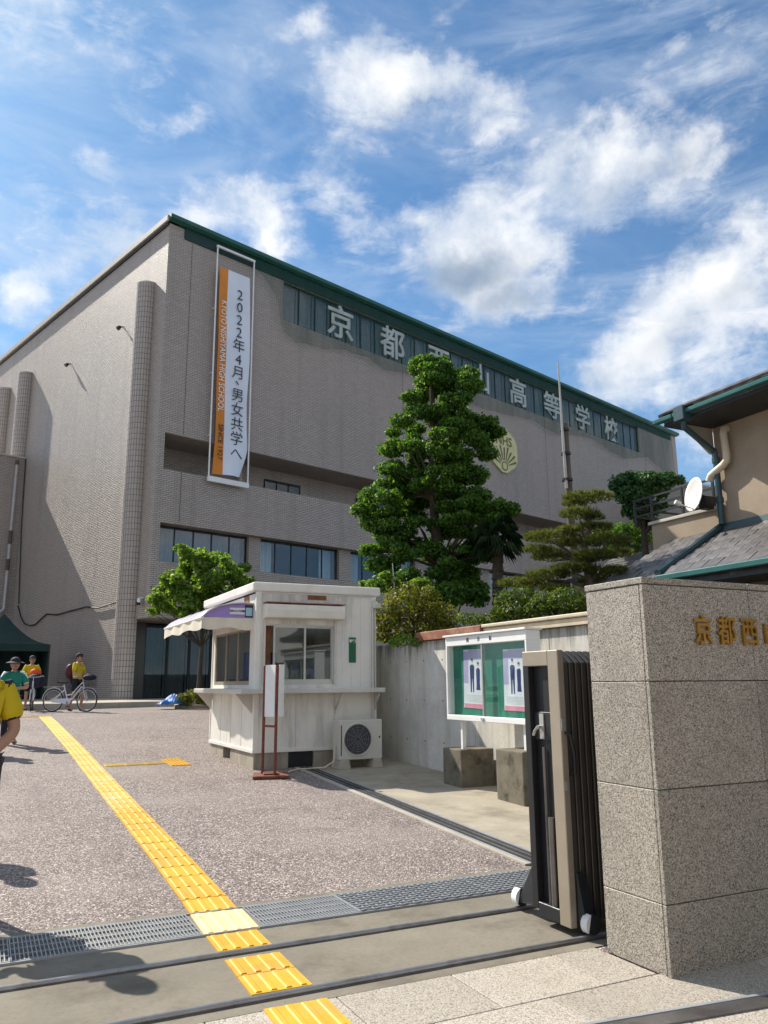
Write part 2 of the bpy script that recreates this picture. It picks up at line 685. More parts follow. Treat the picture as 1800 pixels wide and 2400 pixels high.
def granite_mat(name, base, dark, light, scale, rough=0.45, dirt=None):
    mt, gg = new_mat(name)
    co = coords(gg, world_=True)
    v = gg.voro(co, scale)
    n = gg.noise(co, scale * 0.8, 4, 0.7)
    rnd = gg.sep(v.outputs['Color'])[0]
    s = gg.math('MULTIPLY_ADD', gg.math('SUBTRACT', n, 0.5), 0.9, rnd)
    cc = gg.ramp(s, [(0.10, dark), (0.24, tuple(x * 0.75 for x in base)), (0.5, base), (0.8, light)])
    big = gg.noise(co, 1.3, 5, 0.6)
    if dirt:
        cc = gg.mix(gg.math('MULTIPLY', gg.mapr(big, 0.5, 0.75), 0.4), cc, dirt)
    oi = gg.node('ShaderNodeObjectInfo')
    hs = gg.node('ShaderNodeHueSaturation')
    gg.put(hs.inputs['Value'], gg.mapr(oi.outputs['Random'], 0, 1, 0.89, 1.10, False))
    gg.put(hs.inputs['Color'], cc)
    gg.put(gg.b.inputs['Base Color'], hs.outputs[0])
    gg.put(gg.b.inputs['Roughness'], gg.mapr(n, 0.3, 0.7, rough - 0.1, rough + 0.15))
    bump(gg, s, 0.25, 0.0015)
    return mt


def asphalt_mat():
    mt, gg = new_mat('asphalt')
    co = coords(gg, world_=True)
    v = gg.voro(co, 84)
    v2 = gg.voro(co, 150)
    rnd = gg.sep(v.outputs['Color'])[0]
    rnd2 = gg.sep(v2.outputs['Color'])[1]
    c = gg.ramp(rnd, [(0.0, (0.045, 0.036, 0.033)), (0.25, (0.13, 0.102, 0.092)), (0.55, (0.235, 0.188, 0.168)), (0.80, (0.36, 0.305, 0.272)), (0.94, (0.72, 0.66, 0.60))])
    c = gg.mix(gg.math('MULTIPLY', gg.mapr(rnd2, 0.75, 0.9), 0.5), c, (0.46, 0.40, 0.38))
    v3 = gg.voro(co, 42)
    c = gg.mix(0.42, c, gg.mix(gg.sep(v3.outputs['Color'])[0], (0.62, 0.57, 0.56), (1.40, 1.34, 1.34)), 'MULTIPLY')
    gap = gg.mapr(v.outputs['Distance'], 0.45, 0.85)
    c = gg.mix(gg.math('MULTIPLY', gap, 0.60), c, (0.05, 0.043, 0.042))
    big = gg.noise(co, 0.45, 6, 0.62)
    c = gg.mix(gg.math('MULTIPLY', gg.mapr(big, 0.42, 0.66), 0.42), c, (0.36, 0.31, 0.28))
    wear = gg.noise(gg.mapping(co, rot=(0, 0, R(4)), scale=(1.0, 0.12, 1)), 0.9, 5, 0.6)
    c = gg.mix(gg.math('MULTIPLY', gg.mapr(wear, 0.48, 0.70), 0.40), c, (0.15, 0.118, 0.11))
    spot_ = gg.noise(co, 1.7, 3, 0.5)
    c = gg.mix(gg.math('MULTIPLY', gg.mapr(spot_, 0.62, 0.72), 0.35), c, (0.10, 0.085, 0.08))
    med = gg.noise(co, 3.5, 5, 0.6)
    c = gg.mix(gg.math('MULTIPLY', gg.mapr(med, 0.5, 0.75), 0.22), c, (0.13, 0.105, 0.10))
    gg.put(gg.b.inputs['Base Color'], c)
    gg.b.inputs['Roughness'].default_value = 0.72
    gg.b.inputs['Specular IOR Level'].default_value = 0.3
    h = gg.math('MULTIPLY_ADD', rnd, 0.7, gg.math('SUBTRACT', 1.0, v.outputs['Distance']))
    bump(gg, h, 0.9, 0.006)
    return mt


def concrete_mat(name, c, stain, bands=False, world_=True, scale=1.0, streaks=True, top=None):
    mt, gg = new_mat(name)
    co = coords(gg, world_=world_)
    n = gg.noise(co, 1.1 * scale, 8, 0.65)
    cc = gg.mix(gg.mapr(n, 0.3, 0.72), tuple(x * 0.8 for x in c), tuple(x * 1.12 for x in c))
    f = gg.noise(co, 34 * scale, 5, 0.7)
    cc = gg.mix(gg.math('MULTIPLY', gg.mapr(f, 0.4, 0.72), 0.35), cc, tuple(x * 0.6 for x in c))
    st_ = gg.noise(gg.mapping(co, scale=(2.5, 2.5, 0.22)) if streaks else co, 1.3 * scale, 8, 0.68)
    cc = gg.mix(gg.math('MULTIPLY', gg.mapr(st_, 0.47, 0.72), 0.75), cc, stain)
    if top is not None:
        z = gg.sep(co)[2]
        drip = gg.noise(gg.mapping(co, scale=(5, 5, 0.35)), 1.6, 6, 0.7)
        reach = gg.math('MULTIPLY_ADD', drip, -1.1, top + 0.12)
        cc = gg.mix(gg.math('MULTIPLY', gg.mapr(gg.math('SUBTRACT', z, reach), 0.25, 0.62), 0.8), cc, tuple(x * 0.35 for x in stain))
    gg.put(gg.b.inputs['Base Color'], cc)
    gg.b.inputs['Roughness'].default_value = 0.85
    gg.b.inputs['Specular IOR Level'].default_value = 0.25
    h = gg.math('MULTIPLY_ADD', f, 0.5, n)
    if bands:
        wv_ = gg.node('ShaderNodeTexWave', wave_type='BANDS', bands_direction='Y')
        gg.put(wv_.inputs['Vector'], co)
        wv_.inputs['Scale'].default_value = 2.2
        wv_.inputs['Distortion'].default_value = 0.6
        h = gg.math('MULTIPLY_ADD', wv_.outputs['Fac'], 0.35, h)
    bump(gg, h, 0.35, 0.006)
    return mt


def glass_mat(name, tint, opacity, rough=0.02):
    """window glass: part see-through, part mirror"""
    mt, gg = new_mat(name)
    gg.n.remove(gg.b)
    tr = gg.node('ShaderNodeBsdfTransparent')
    tr.inputs[0].default_value = tuple(tint) + (1,)
    gl = gg.node('ShaderNodeBsdfGlossy')
    gl.inputs['Roughness'].default_value = rough
    gl.inputs['Color'].default_value = (0.95, 0.97, 1.0, 1)
    nb = gg.node('ShaderNodeBump')
    nb.inputs['Strength'].default_value = 0.05
    gg.put(nb.inputs['Height'], gg.noise(coords(gg), 1.7, 2, 0.5))
    gg.l.new(nb.outputs[0], gl.inputs['Normal'])
    lw = gg.node('ShaderNodeLayerWeight')
    lw.inputs['Blend'].default_value = 0.5
    sch = gg.math('POWER', lw.outputs['Facing'], 4.0)
    mx = gg.node('ShaderNodeMixShader')
    gg.put(mx.inputs[0], gg.math('MULTIPLY_ADD', sch, 0.35, opacity, clamp=True))
    gg.l.new(tr.outputs[0], mx.inputs[1])
    gg.l.new(gl.outputs[0], mx.inputs[2])
    gg.l.new(mx.outputs[0], gg.o.inputs['Surface'])
    return mt


def net_mat():
    mt, gg = new_mat('green_net')
    gg.n.remove(gg.b)
    df = gg.node('ShaderNodeBsdfDiffuse')
    df.inputs[0].default_value = (0.030, 0.12, 0.085, 1)
    tl = gg.node('ShaderNodeBsdfTranslucent')
    tl.inputs[0].default_value = (0.04, 0.16, 0.11, 1)
    ad = gg.node('ShaderNodeMixShader')
    ad.inputs[0].default_value = 0.35
    gg.l.new(df.outputs[0], ad.inputs[1])
    gg.l.new(tl.outputs[0], ad.inputs[2])
    tr = gg.node('ShaderNodeBsdfTransparent')
    mx = gg.node('ShaderNodeMixShader')
    fold = gg.noise(gg.mapping(coords(gg), scale=(1.3, 1, 0.16)), 1.5, 5, 0.6)
    gg.put(mx.inputs[0], gg.mapr(fold, 0.35, 0.7, 0.20, 0.38))
    gg.l.new(tr.outputs[0], mx.inputs[1])
    gg.l.new(ad.outputs[0], mx.inputs[2])
    gg.l.new(mx.outputs[0], gg.o.inputs['Surface'])
    return mt


def leaf_mat(name, dark, mid, light, transl=0.45, rough=0.5):
    mt, gg = new_mat(name)
    at = gg.node('ShaderNodeAttribute')
    at.attribute_name = 'rnd'
    r_ = at.outputs['Fac']
    c = gg.ramp(r_, [(0.0, dark), (0.5, mid), (1.0, light)])
    gg.put(gg.b.inputs['Base Color'], c)
    gg.b.inputs['Roughness'].default_value = rough
    gg.b.inputs['Specular IOR Level'].default_value = 0.35
    tl = gg.node('ShaderNodeBsdfTranslucent')
    hs = gg.node('ShaderNodeHueSaturation')
    hs.inputs['Hue'].default_value = 0.485
    hs.inputs['Value'].default_value = 1.7
    hs.inputs['Saturation'].default_value = 1.1
    gg.put(hs.inputs['Color'], c)
    gg.l.new(hs.outputs[0], tl.inputs[0])
    mx = gg.node('ShaderNodeMixShader')
    mx.inputs[0].default_value = transl
    gg.l.new(gg.b.outputs[0], mx.inputs[1])
    gg.l.new(tl.outputs[0], mx.inputs[2])
    gg.l.new(mx.outputs[0], gg.o.inputs['Surface'])
    return mt


WALL_TILE = tile_mat('wall_tile', 0.235, 0.078, 0.012, (0.44, 0.375, 0.325), (0.53, 0.46, 0.40), (0.20, 0.172, 0.158), depth=0.012, strength=1.0)
COL_TILE = tile_mat('column_tile', 0.115, 0.235, 0.013, (0.42, 0.365, 0.32), (0.47, 0.41, 0.365), (0.17, 0.145, 0.13), stag=0.0)
ASPHALT = asphalt_mat()
GRANITE = granite_mat('pillar_granite', (0.26, 0.232, 0.19), (0.022, 0.021, 0.019), (0.50, 0.45, 0.38), 270, 0.5, dirt=(0.13, 0.115, 0.095))
PAVE = granite_mat('paving_granite', (0.42, 0.375, 0.31), (0.17, 0.145, 0.12), (0.52, 0.47, 0.40), 210, 0.65, dirt=(0.30, 0.25, 0.19))
CONC_GATE = concrete_mat('gate_concrete', (0.235, 0.21, 0.165), (0.105, 0.088, 0.064), streaks=False)
CONC_APRON = concrete_mat('apron_concrete', (0.40, 0.355, 0.275), (0.19, 0.155, 0.11), streaks=False)
CONC_WALL = concrete_mat('wall_concrete', (0.68, 0.66, 0.60), (0.36, 0.34, 0.295), bands=True, top=1.98)
CONC_BLOCK = concrete_mat('block_concrete', (0.20, 0.175, 0.13), (0.022, 0.019, 0.014), scale=3.0, streaks=False)
CONC_PLINTH = concrete_mat('plinth_concrete', (0.50, 0.45, 0.37), (0.32, 0.28, 0.22), streaks=False)
CONC_FOOT = concrete_mat('footing_concrete', (0.40, 0.35, 0.28), (0.20, 0.16, 0.12), scale=2.0)
YELLOW = pmat('tactile_yellow', (0.70, 0.39, 0.030), 0.5, 0.10, 6.0, bmp=0.15, bscale=120, dirt=(0.50, 0.33, 0.10), dscale=3.5, dth=(0.48, 0.80), inst_var=0.06, world_=True)
YELLOW_WORN = pmat('tactile_worn', (0.68, 0.43, 0.06), 0.6, 0.12, 6.0, bmp=0.15, bscale=120, dirt=(0.56, 0.43, 0.22), dscale=4.0, dth=(0.42, 0.72), inst_var=0.10, world_=True)
CREAM_TILE = pmat('tactile_cream', (0.78, 0.62, 0.33), 0.6, 0.10, 5.0, bmp=0.1, dirt=(0.55, 0.42, 0.22), dscale=5.0, world_=True)
STEEL = pmat('galvanised_steel', (0.36, 0.38, 0.40), 0.5, 0.12, 8.0, metal=0.35, dirt=(0.25, 0.22, 0.19), dscale=4.0, dth=(0.55, 0.8))
RAIL_HIGHLIGHT = pmat('rail_head', (0.34, 0.335, 0.33), 0.35, 0.15, 6.0, metal=0.6, dirt=(0.20, 0.165, 0.14), dscale=5, dth=(0.5, 0.75))  # paler than the foot, painting in the highlight along the rail tops
RAIL_STEEL = pmat('rail_steel', (0.20, 0.19, 0.19), 0.35, 0.2, 6.0, metal=0.7, dirt=(0.12, 0.09, 0.075), dscale=5, dth=(0.5, 0.75))
PIT = pmat('dark_pit_sheet', (0.018, 0.018, 0.02), 0.9, 0.2)
WHITE = pmat('white_paint', (0.80, 0.80, 0.78), 0.45, 0.05, 3.0)
KIOSK_WALL = pmat('kiosk_panel', (0.80, 0.775, 0.70), 0.42, 0.06, 2.0, dirt=(0.36, 0.335, 0.285), dscale=2.0, dth=(0.47, 0.78), streak=True, world_=True)
KIOSK_ROOF = pmat('kiosk_roof', (0.80, 0.775, 0.70), 0.5, 0.07, 2.0, dirt=(0.45, 0.41, 0.35), dscale=2.5, dth=(0.55, 0.85), world_=True)
KIOSK_TRIM = pmat('kiosk_trim', (0.62, 0.60, 0.56), 0.4, 0.06, 4.0, metal=0.2)
ALU = pmat('aluminium', (0.52, 0.51, 0.48), 0.35, 0.06, 6.0, metal=0.6)
BRONZE = pmat('bronze_aluminium', (0.37, 0.315, 0.245), 0.40, 0.06, 6.0, metal=0.35)
BRONZE_DK = pmat('bronze_slat', (0.105, 0.09, 0.076), 0.38, 0.08, 6.0, metal=0.4)
BLACK = pmat('black_plastic', (0.016, 0.016, 0.018), 0.45, 0.1)
RUBBER = pmat('rubber', (0.022, 0.022, 0.024), 0.75, 0.1)
RUST = pmat('rusty_iron', (0.20, 0.062, 0.036), 0.75, 0.3, 9.0, bmp=0.4, dirt=(0.10, 0.038, 0.025), dscale=7, world_=True)
RUST_COPE = pmat('rusty_coping', (0.27, 0.095, 0.055), 0.7, 0.25, 6.0, bmp=0.3, dirt=(0.36, 0.22, 0.14), dscale=4, dth=(0.45, 0.7), world_=True)
BEIGE_COPE = pmat('beige_coping', (0.56, 0.48, 0.35), 0.6, 0.1, 4.0, dirt=(0.36, 0.29, 0.20), dscale=3)
GREEN_TRIM = pmat('green_roof_metal', (0.020, 0.105, 0.078), 0.42, 0.12, 2.0, dirt=(0.05, 0.13, 0.105), dscale=1.5)
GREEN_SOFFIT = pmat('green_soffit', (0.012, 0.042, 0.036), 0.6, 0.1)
GREY_COPE = pmat('pale_coping', (0.50, 0.46, 0.40), 0.6, 0.08)
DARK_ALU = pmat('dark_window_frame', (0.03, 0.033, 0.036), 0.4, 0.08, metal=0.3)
GLASS = glass_mat('window_glass', (0.80, 0.85, 0.87), 0.055)
GLASS_DK = glass_mat('tinted_glass', (0.66, 0.70, 0.70), 0.035)
GLASS_CASE = glass_mat('case_glass', (0.95, 0.98, 0.97), 0.025)
CURTAIN = pmat('curtain', (0.60, 0.50, 0.46), 0.9, 0.1, 2.0)
CURTAIN_W = pmat('white_curtain', (0.78, 0.79, 0.80), 0.9, 0.08, 2.0)
CURTAIN_G = pmat('grey_blind', (0.42, 0.41, 0.40), 0.9, 0.1, 2.0)
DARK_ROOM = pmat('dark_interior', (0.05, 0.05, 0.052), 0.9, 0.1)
NET = net_mat()
LETTER_W = pmat('letter_white', (0.80, 0.82, 0.80), 0.6, 0.04)
LETTER_K = pmat('letter_black', (0.035, 0.037, 0.05), 0.6, 0.05)
BANNER_W = pmat('banner_white', (0.72, 0.76, 0.84), 0.7, 0.05, 0.6)
BANNER_O = pmat('banner_orange', (0.68, 0.235, 0.035), 0.7, 0.08, 0.6)
GOLD = pmat('gold_letter', (0.44, 0.25, 0.055), 0.32, 0.15, 10, metal=0.75)
EMBLEM_Y = pmat('emblem_yellow', (0.64, 0.60, 0.30), 0.5, 0.08)
EMBLEM_K = pmat('emblem_mark', (0.15, 0.13, 0.05), 0.6, 0.08)
PURPLE = pmat('purple_sheet', (0.36, 0.25, 0.60), 0.4, 0.12, 2.0)
PURPLE_TOP = pmat('pale_purple_sheet', (0.50, 0.46, 0.60), 0.3, 0.10, 2.0)
CREAM_CLOTH = pmat('cream_cloth', (0.72, 0.66, 0.54), 0.8, 0.08, 2.0)
GREEN_PLATE = pmat('green_plate', (0.010, 0.135, 0.062), 0.4, 0.1)
GREEN_FELT = pmat('green_felt', (0.018, 0.185, 0.125), 0.85, 0.1, 2.0)
PAPER = pmat('poster_paper', (0.74, 0.74, 0.80), 0.6, 0.05, 3.0)
LILAC = pmat('poster_lilac', (0.46, 0.40, 0.62), 0.6, 0.08)
PINK = pmat('poster_pink', (0.72, 0.26, 0.36), 0.6, 0.08)
NAVY = pmat('poster_navy', (0.028, 0.032, 0.15), 0.6, 0.1)
SKIN_PRINT = pmat('poster_skin', (0.62, 0.42, 0.32), 0.6, 0.05)
WOOD = pmat('plywood', (0.24, 0.105, 0.042), 0.7, 0.2, 5.0)
BLUE_TARP = pmat('blue_tarp', (0.03, 0.17, 0.55), 0.5, 0.15, 3.0)
STUCCO = pmat('beige_stucco', (0.37, 0.295, 0.215), 0.9, 0.10, 1.5, bmp=0.7, bscale=90, world_=True)
STUCCO_DK = pmat('shade_brown_stucco', (0.25, 0.195, 0.14), 0.9, 0.10, 1.5, bmp=0.6, bscale=90, world_=True)
SLATE = pmat('roof_tile', (0.12, 0.112, 0.11), 0.42, 0.2, 7.0, bmp=0.2, dirt=(0.24, 0.225, 0.21), dscale=6, inst_var=0.22)
TEAL = pmat('teal_gutter', (0.05, 0.17, 0.16), 0.4, 0.1, metal=0.2)
TEAL_DK = pmat('dark_pipe', (0.035, 0.075, 0.09), 0.35, 0.1)
PIPE_CREAM = pmat('cream_pipe', (0.66, 0.56, 0.42), 0.45, 0.06)
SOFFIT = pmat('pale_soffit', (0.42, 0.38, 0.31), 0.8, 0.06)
DISH_W = pmat('dish_white', (0.74, 0.72, 0.68), 0.4, 0.04)
BARK = pmat('bark', (0.075, 0.058, 0.042), 0.9, 0.25, 9.0, bmp=0.7, bscale=30)
BARK_PINE = pmat('pine_bark', (0.10, 0.075, 0.058), 0.9, 0.3, 9.0, bmp=0.8, bscale=30)
POLE_WOOD = pmat('weathered_pole', (0.12, 0.09, 0.078), 0.8, 0.25, 6.0, bmp=0.4)
POLE_W = pmat('white_pole', (0.48, 0.46, 0.45), 0.5, 0.1)
SOIL = pmat('garden_soil', (0.07, 0.055, 0.035), 0.95, 0.3, 3.0, bmp=0.6, bscale=25)
TENT = pmat('tent_cloth', (0.010, 0.032, 0.030), 0.8, 0.15, 2.0)
LEAF_BIG = leaf_mat('leaf_mid_green', (0.026, 0.076, 0.013), (0.062, 0.148, 0.021), (0.14, 0.26, 0.036), 0.46)
LEAF_LIME = leaf_mat('leaf_lime', (0.065, 0.130, 0.022), (0.125, 0.22, 0.034), (0.22, 0.34, 0.060), 0.52)
LEAF_OLIVE = leaf_mat('leaf_olive', (0.058, 0.088, 0.012), (0.125, 0.150, 0.020), (0.23, 0.225, 0.036), 0.45)
LEAF_DARK = leaf_mat('leaf_dark', (0.018, 0.062, 0.018), (0.038, 0.11, 0.030), (0.075, 0.17, 0.045), 0.4)
LEAF_HEDGE = leaf_mat('leaf_hedge', (0.028, 0.066, 0.009), (0.060, 0.11, 0.015), (0.13, 0.17, 0.024), 0.4)
NEEDLE = leaf_mat('pine_needle', (0.040, 0.066, 0.015), (0.088, 0.115, 0.026), (0.19, 0.20, 0.05), 0.38)
FROND = leaf_mat('palm_frond', (0.012, 0.034, 0.012), (0.024, 0.056, 0.020), (0.05, 0.09, 0.03), 0.25)


# ------------------------------------------------------------------ foliage
def leaf_mesh(name, centres, normals, size, mt, aspect=0.6, rough=1.0, fold=0.25):
    """one mesh of leaf-sized folded faces, each with a random tone"""
    n = len(centres)
    nv = normals + nrng.normal(0, 0.55 * rough, (n, 3))
    nv /= np.linalg.norm(nv, axis=1)[:, None] + 1e-9
    t = nrng.normal(0, 1, (n, 3))
    t -= nv * np.sum(t * nv, axis=1)[:, None]
    t /= np.linalg.norm(t, axis=1)[:, None] + 1e-9
    b = np.cross(nv, t)
    s = size * nrng.uniform(0.65, 1.3, (n, 1))
    v = np.empty((n, 4, 3))
    v[:, 0] = centres - t * s * 0.5
    v[:, 1] = centres + b * s * 0.5 * aspect + nv * s * fold * 0.3
    v[:, 2] = centres + t * s * 0.5 - nv * s * fold * 0.4
    v[:, 3] = centres - b * s * 0.5 * aspect + nv * s * fold * 0.3
    idx = np.arange(n * 4).reshape(n, 4)
    tri = np.concatenate([idx[:, [0, 1, 2]], idx[:, [0, 2, 3]]], axis=1).reshape(-1, 3)
    return raw_mesh(name, v.reshape(-1, 3), tri, mt, np.repeat(nrng.uniform(0, 1, n), 2))


def raw_mesh(name, v, tri, mt, rnd):
    me = bpy.data.meshes.new(name)
    me.vertices.add(len(v))
    me.vertices.foreach_set('co', np.asarray(v, 'f').ravel())
    me.loops.add(len(tri) * 3)
    me.loops.foreach_set('vertex_index', np.asarray(tri, 'i').ravel())
    me.polygons.add(len(tri))
    me.polygons.foreach_set('loop_start', np.arange(len(tri), dtype='i') * 3)
    me.update(calc_edges=True)
    a = me.attributes.new('rnd', 'FLOAT', 'FACE')
    a.data.foreach_set('value', np.asarray(rnd, 'f'))
    me.materials.append(mt)
    return me


def clump_points(clumps, per, shell=0.45):
    """points in the outer shell of many ellipsoid clumps -> (points, outward normals)"""
    P_, N_ = [], []
    for (c, r, w) in clumps:
        k = max(8, int(per * w))
        d = nrng.normal(0, 1, (k, 3))
        d /= np.linalg.norm(d, axis=1)[:, None]
        rad = (shell + (1 - shell) * nrng.uniform(0, 1, (k, 1)) ** 0.6) * (1 + nrng.normal(0, 0.10, (k, 1)))
        P_.append(np.array(c) + d * rad * np.array(r))
        nn = d / np.array(r)
        nn /= np.linalg.norm(nn, axis=1)[:, None]
        nn[:, 2] += 0.35
        N_.append(nn)
    return np.concatenate(P_), np.concatenate(N_)


def branchy(trunk_pts, trunk_r, targets, mt, parent, name='trunk', r0=0.03):
    mb = MB()
    mb.tube(trunk_pts, trunk_r, 9)
    tp = [Vector(p) for p in trunk_pts]
    for tg in targets:
        tg = Vector(tg)
        cand = [p for p in tp if p.z < tg.z - 0.1] or [tp[0]]
        a = min(cand, key=lambda p: (p - tg).length)
        mid = a.lerp(tg, 0.5) + Vector((rng.uniform(-.06, .06), rng.uniform(-.06, .06), 0.05))
        mb.tube([a, mid, tg], [r0, r0 * 0.7, r0 * 0.25], 5)
    return mb.build(name, mt, parent, smooth=True)

# ------------------------------------------------------------------ ground
PROF = [(-60, 0), (5.3, 0), (13.5, .235), (20.3, .53), (24, .64), (30, .72), (300, .95)]


def gz(y):
    for (a, za), (b, zb) in zip(PROF, PROF[1:]):
        if y <= b:
            return za + (zb - za) * (y - a) / (b - a)
    return .95


def sheet(poly_fn, ys, dz, mt, name, parent=None):
    """ground strip: poly_fn(y) -> (x0, x1); follows the slope"""
    mb = MB()
    for a, b in zip(ys, ys[1:]):
        x0, x1 = poly_fn(a)
        x2, x3 = poly_fn(b)
        mb.add([(x0, a, gz(a) + dz), (x1, a, gz(a) + dz), (x3, b, gz(b) + dz), (x2, b, gz(b) + dz)], [(0, 1, 2, 3)])
    o = mb.build(name, mt, parent)
    return o


YS = [-60, 5.3, 8, 10.5, 13.5, 17, 20.3, 24, 30, 60, 300]
struct(sheet(lambda y: (-400, 400), YS, -0.004, ASPHALT, 'ground'))
struct(sheet(lambda y: (-30, 4.28 if y > 5.5 else 3.95), [5.47, 8, 10.5, 13.5, 17, 20.3, 24, 30, 42], 0.0, ASPHALT, 'court_road'))
gate_floor = struct(sheet(lambda y: (-30, 4.4), [3.735, 5.47], 0.001, CONC_GATE, 'gate_floor'))
# dark joint lines in the gate concrete
mb = MB()
mb.box(-20, 3.6, 4.735, 4.743, 0.0, 0.0032)
mb.build('expansion_joint', PIT, gate_floor)
apron = struct(sheet(lambda y: (4.02 + (y - 5.47) * 0.045, 6.13), [5.47, 8, 10.5, 11.9], 0.004, CONC_APRON, 'concrete_ground'))
mb = MB()
for a, b in ((11.9, 13.5), (13.5, 17)):
    mb.add([(4.6, a, gz(a) + .004), (6.13, a, gz(a) + .004), (6.13, b, gz(b) + .004), (4.6, b, gz(b) + .004)], [(0, 1, 2, 3)])
mb.build('apron_strip', CONC_APRON, apron)

# paving in front of the gate: every slab a piece
pavement = link('pavement', None)
struct(pavement)
mb = MB()
mb.box(-30, 7.5, -8, 3.73, -0.06, -0.012)
mb.build('joint_bed', PIT, pavement)


def slab_mesh(w, d):
    b = MB()
    e = 0.0035
    b.box(e, w - e, e, d - e, -0.03, 0.004)
    return b


slab_cache = {}
for row in range(10):
    y1 = 3.73 - row * 0.46
    off = 1.58 if row % 2 == 0 else 1.83
    for k in range(-7, 6):
        x0 = off + k * 0.61
        x1 = x0 + 0.61
        if x0 > 5.6 or x1 < -2.2 or y1 < 1.4:
            continue
        if x0 >= 3.09 and y1 > 3.4:
            continue
        x1c = min(x1, 3.095) if y1 > 3.4 else x1
        key = round(x1c - x0, 3)
        if key < 0.05:
            continue
        if key not in slab_cache:
            o = slab_mesh(key, 0.46).build('slab', PAVE, pavement, bevel=0.0025)
            slab_cache[key] = o
        else:
            o = inst(slab_cache[key], pavement)
        o.location = (x0, y1 - 0.46, rng.uniform(-0.001, 0.001))
# steel channel across the paving at the right
ch = thing('drain_channel', 'dark steel channel strip set in paving in front of the granite pillar', 'drain')
mb = MB()
mb.bar((0.2, 3.145, 0.007), (6.5, 2.395, 0.007), 0.10, 0.012)
mb.build('channel_plate', RAIL_STEEL, ch)
mb = MB()
mb.bar((0.2, 3.205, 0.009), (6.5, 2.455, 0.009), 0.020, 0.014)
mb.build('channel_edge', STEEL, ch)

# gate rails
for i, (y, lab) in enumerate(((3.85, 'dark steel gate rail nearest the granite paving slabs'), (4.52, 'steel gate rail between the drain gratings and the other rail'))):
    t = thing('gate_rail', lab, 'rail', (0, y, 0), 0, 'steel gate rails across the entrance')
    mb = MB()
    mb.tube([(-25, 0, 0.011), (3.9, 0, 0.011)], 0.0155, 10)
    mb.build('rail_head', RAIL_HIGHLIGHT, t, smooth=True)
    mb = MB()
    mb.box(-25, 3.9, -0.024, 0.024, 0.0, 0.006)
    mb.build('rail_foot', RAIL_STEEL, t)

# trench drain with gratings
trench = thing('trench_drain', 'grated trench drain across the entrance, fine gratings and a coarse lattice part', 'drain')
mb = MB()
mb.box(-25, 4.0, 4.90, 5.36, 0.0, 0.003)  # flat black sheet stands in for the shaded pit below the gratings
mb.build('dark_pit_sheet', PIT, trench)
mb = MB()
for y in (4.893, 5.359):
    mb.box(-25, 4.0, y, y + 0.012, 0.0, 0.016)
mb.build('drain_frame', STEEL, trench)


def fine_grate(L):
    b = MB()
    n = int(L / 0.021)
    for i in range(n + 1):
        x = i * L / n
        b.box(x - 0.003, x + 0.003, 0.0, 0.445, 0.004, 0.018)
    for k in range(5):
        y = 0.006 + k * 0.106
        b.box(0, L, y, y + 0.010, 0.004, 0.0165)
    return b


gr0 = None
for k in range(8):
    x0 = 0.25 - k * 1.0
    o = fine_grate(0.99).build('fine_grate', STEEL, trench) if gr0 is None else inst(gr0, trench)
    gr0 = gr0 or o
    o.location = (x0 + 0.005, 4.908, 0)
o = fine_grate(0.62).build('fine_grate', STEEL, trench)
o.location = (1.615, 4.908, 0)
b = MB()
L = 0.985
nx = 20
for i in range(nx + 1):
    x = i * L / nx
    b.box(x - 0.006, x + 0.006, 0, 0.445, 0.004, 0.020)
for k in range(10):
    y = k * 0.048
    for i in range(nx):
        xa, xb = i * L / nx, (i + 1) * L / nx
        ya = y + (0.016 if (i + k) % 2 else 0.0)
        yb = y + (0.0 if (i + k) % 2 else 0.016)
        if yb < 0.44 and ya < 0.44:
            b.bar((xa, ya, 0.014), (xb, yb, 0.014), 0.011, 0.022)
cg = b.build('coarse_grate', STEEL, trench)
cg.location = (2.245, 4.908, 0)
inst(cg, trench, (3.24, 4.908, 0))

# tactile paving, each plate a piece
STRIP = [(2.5, 1.19), (3.6, 1.228), (4.9, 1.262), (5.5, 1.293), (6.9, 1.32), (8.3, 1.337), (11, 1.368), (13.8, 1.405), (16, 1.402), (20, 1.375), (24, 1.375)]


def strip_x(y):
    for (a, xa), (b_, xb) in zip(STRIP, STRIP[1:]):
        if y <= b_:
            return xa + (xb - xa) * (y - a) / (b_ - a)
    return STRIP[-1][1]


def bar_plate(d, w=0.296):
    """guiding plate: four long rounded ribs"""
    b = MB()
    b.box(0, w, 0.002, d - 0.002, -0.02, 0.006)
    for k in range(4):
        x = w * (k + 0.5) / 4
        pr = [(x - 0.017, 0, 0.006), (x - 0.010, 0, 0.0115), (x + 0.010, 0, 0.0115), (x + 0.017, 0, 0.006)]
        b.prism([(p[0], 0.014, p[2]) for p in pr], (0, d - 0.028, 0))
    return b


def dot_plate(d=0.296, w=0.296):
    b = MB()
    b.box(0, w, 0.002, d - 0.002, -0.02, 0.006)
    for i in range(5):
        for k in range(5):
            b.disc(((i + .5) * w / 5, (k + .5) * d / 5, 0.008), (0, 0, 1), 0.015, 0.007, 8)
    return b


tactile = struct(link('tactile_path', None))
plates = {}


def plate(key, fn, mt, x, y, rz=0.0, dz=0.0):
    kk = (key, mt.name)
    if kk not in plates:
        plates[kk] = fn().build('tile', mt, tactile, bevel=0.0)
        o = plates[kk]
    else:
        o = inst(plates[kk], tactile)
    sl = math.atan((gz(y + 0.25) - gz(y)) / 0.25)
    o.rotation_euler = (sl if abs(rz) < 0.1 else 0, 0 if abs(rz) < .1 else 0, rz)
    o.location = (x, y, gz(y) + 0.004 + dz + rng.uniform(-0.0012, 0.0012))
    return o


def rz_at(y):
    return -math.atan((strip_x(y + 0.3) - strip_x(y)) / 0.3)


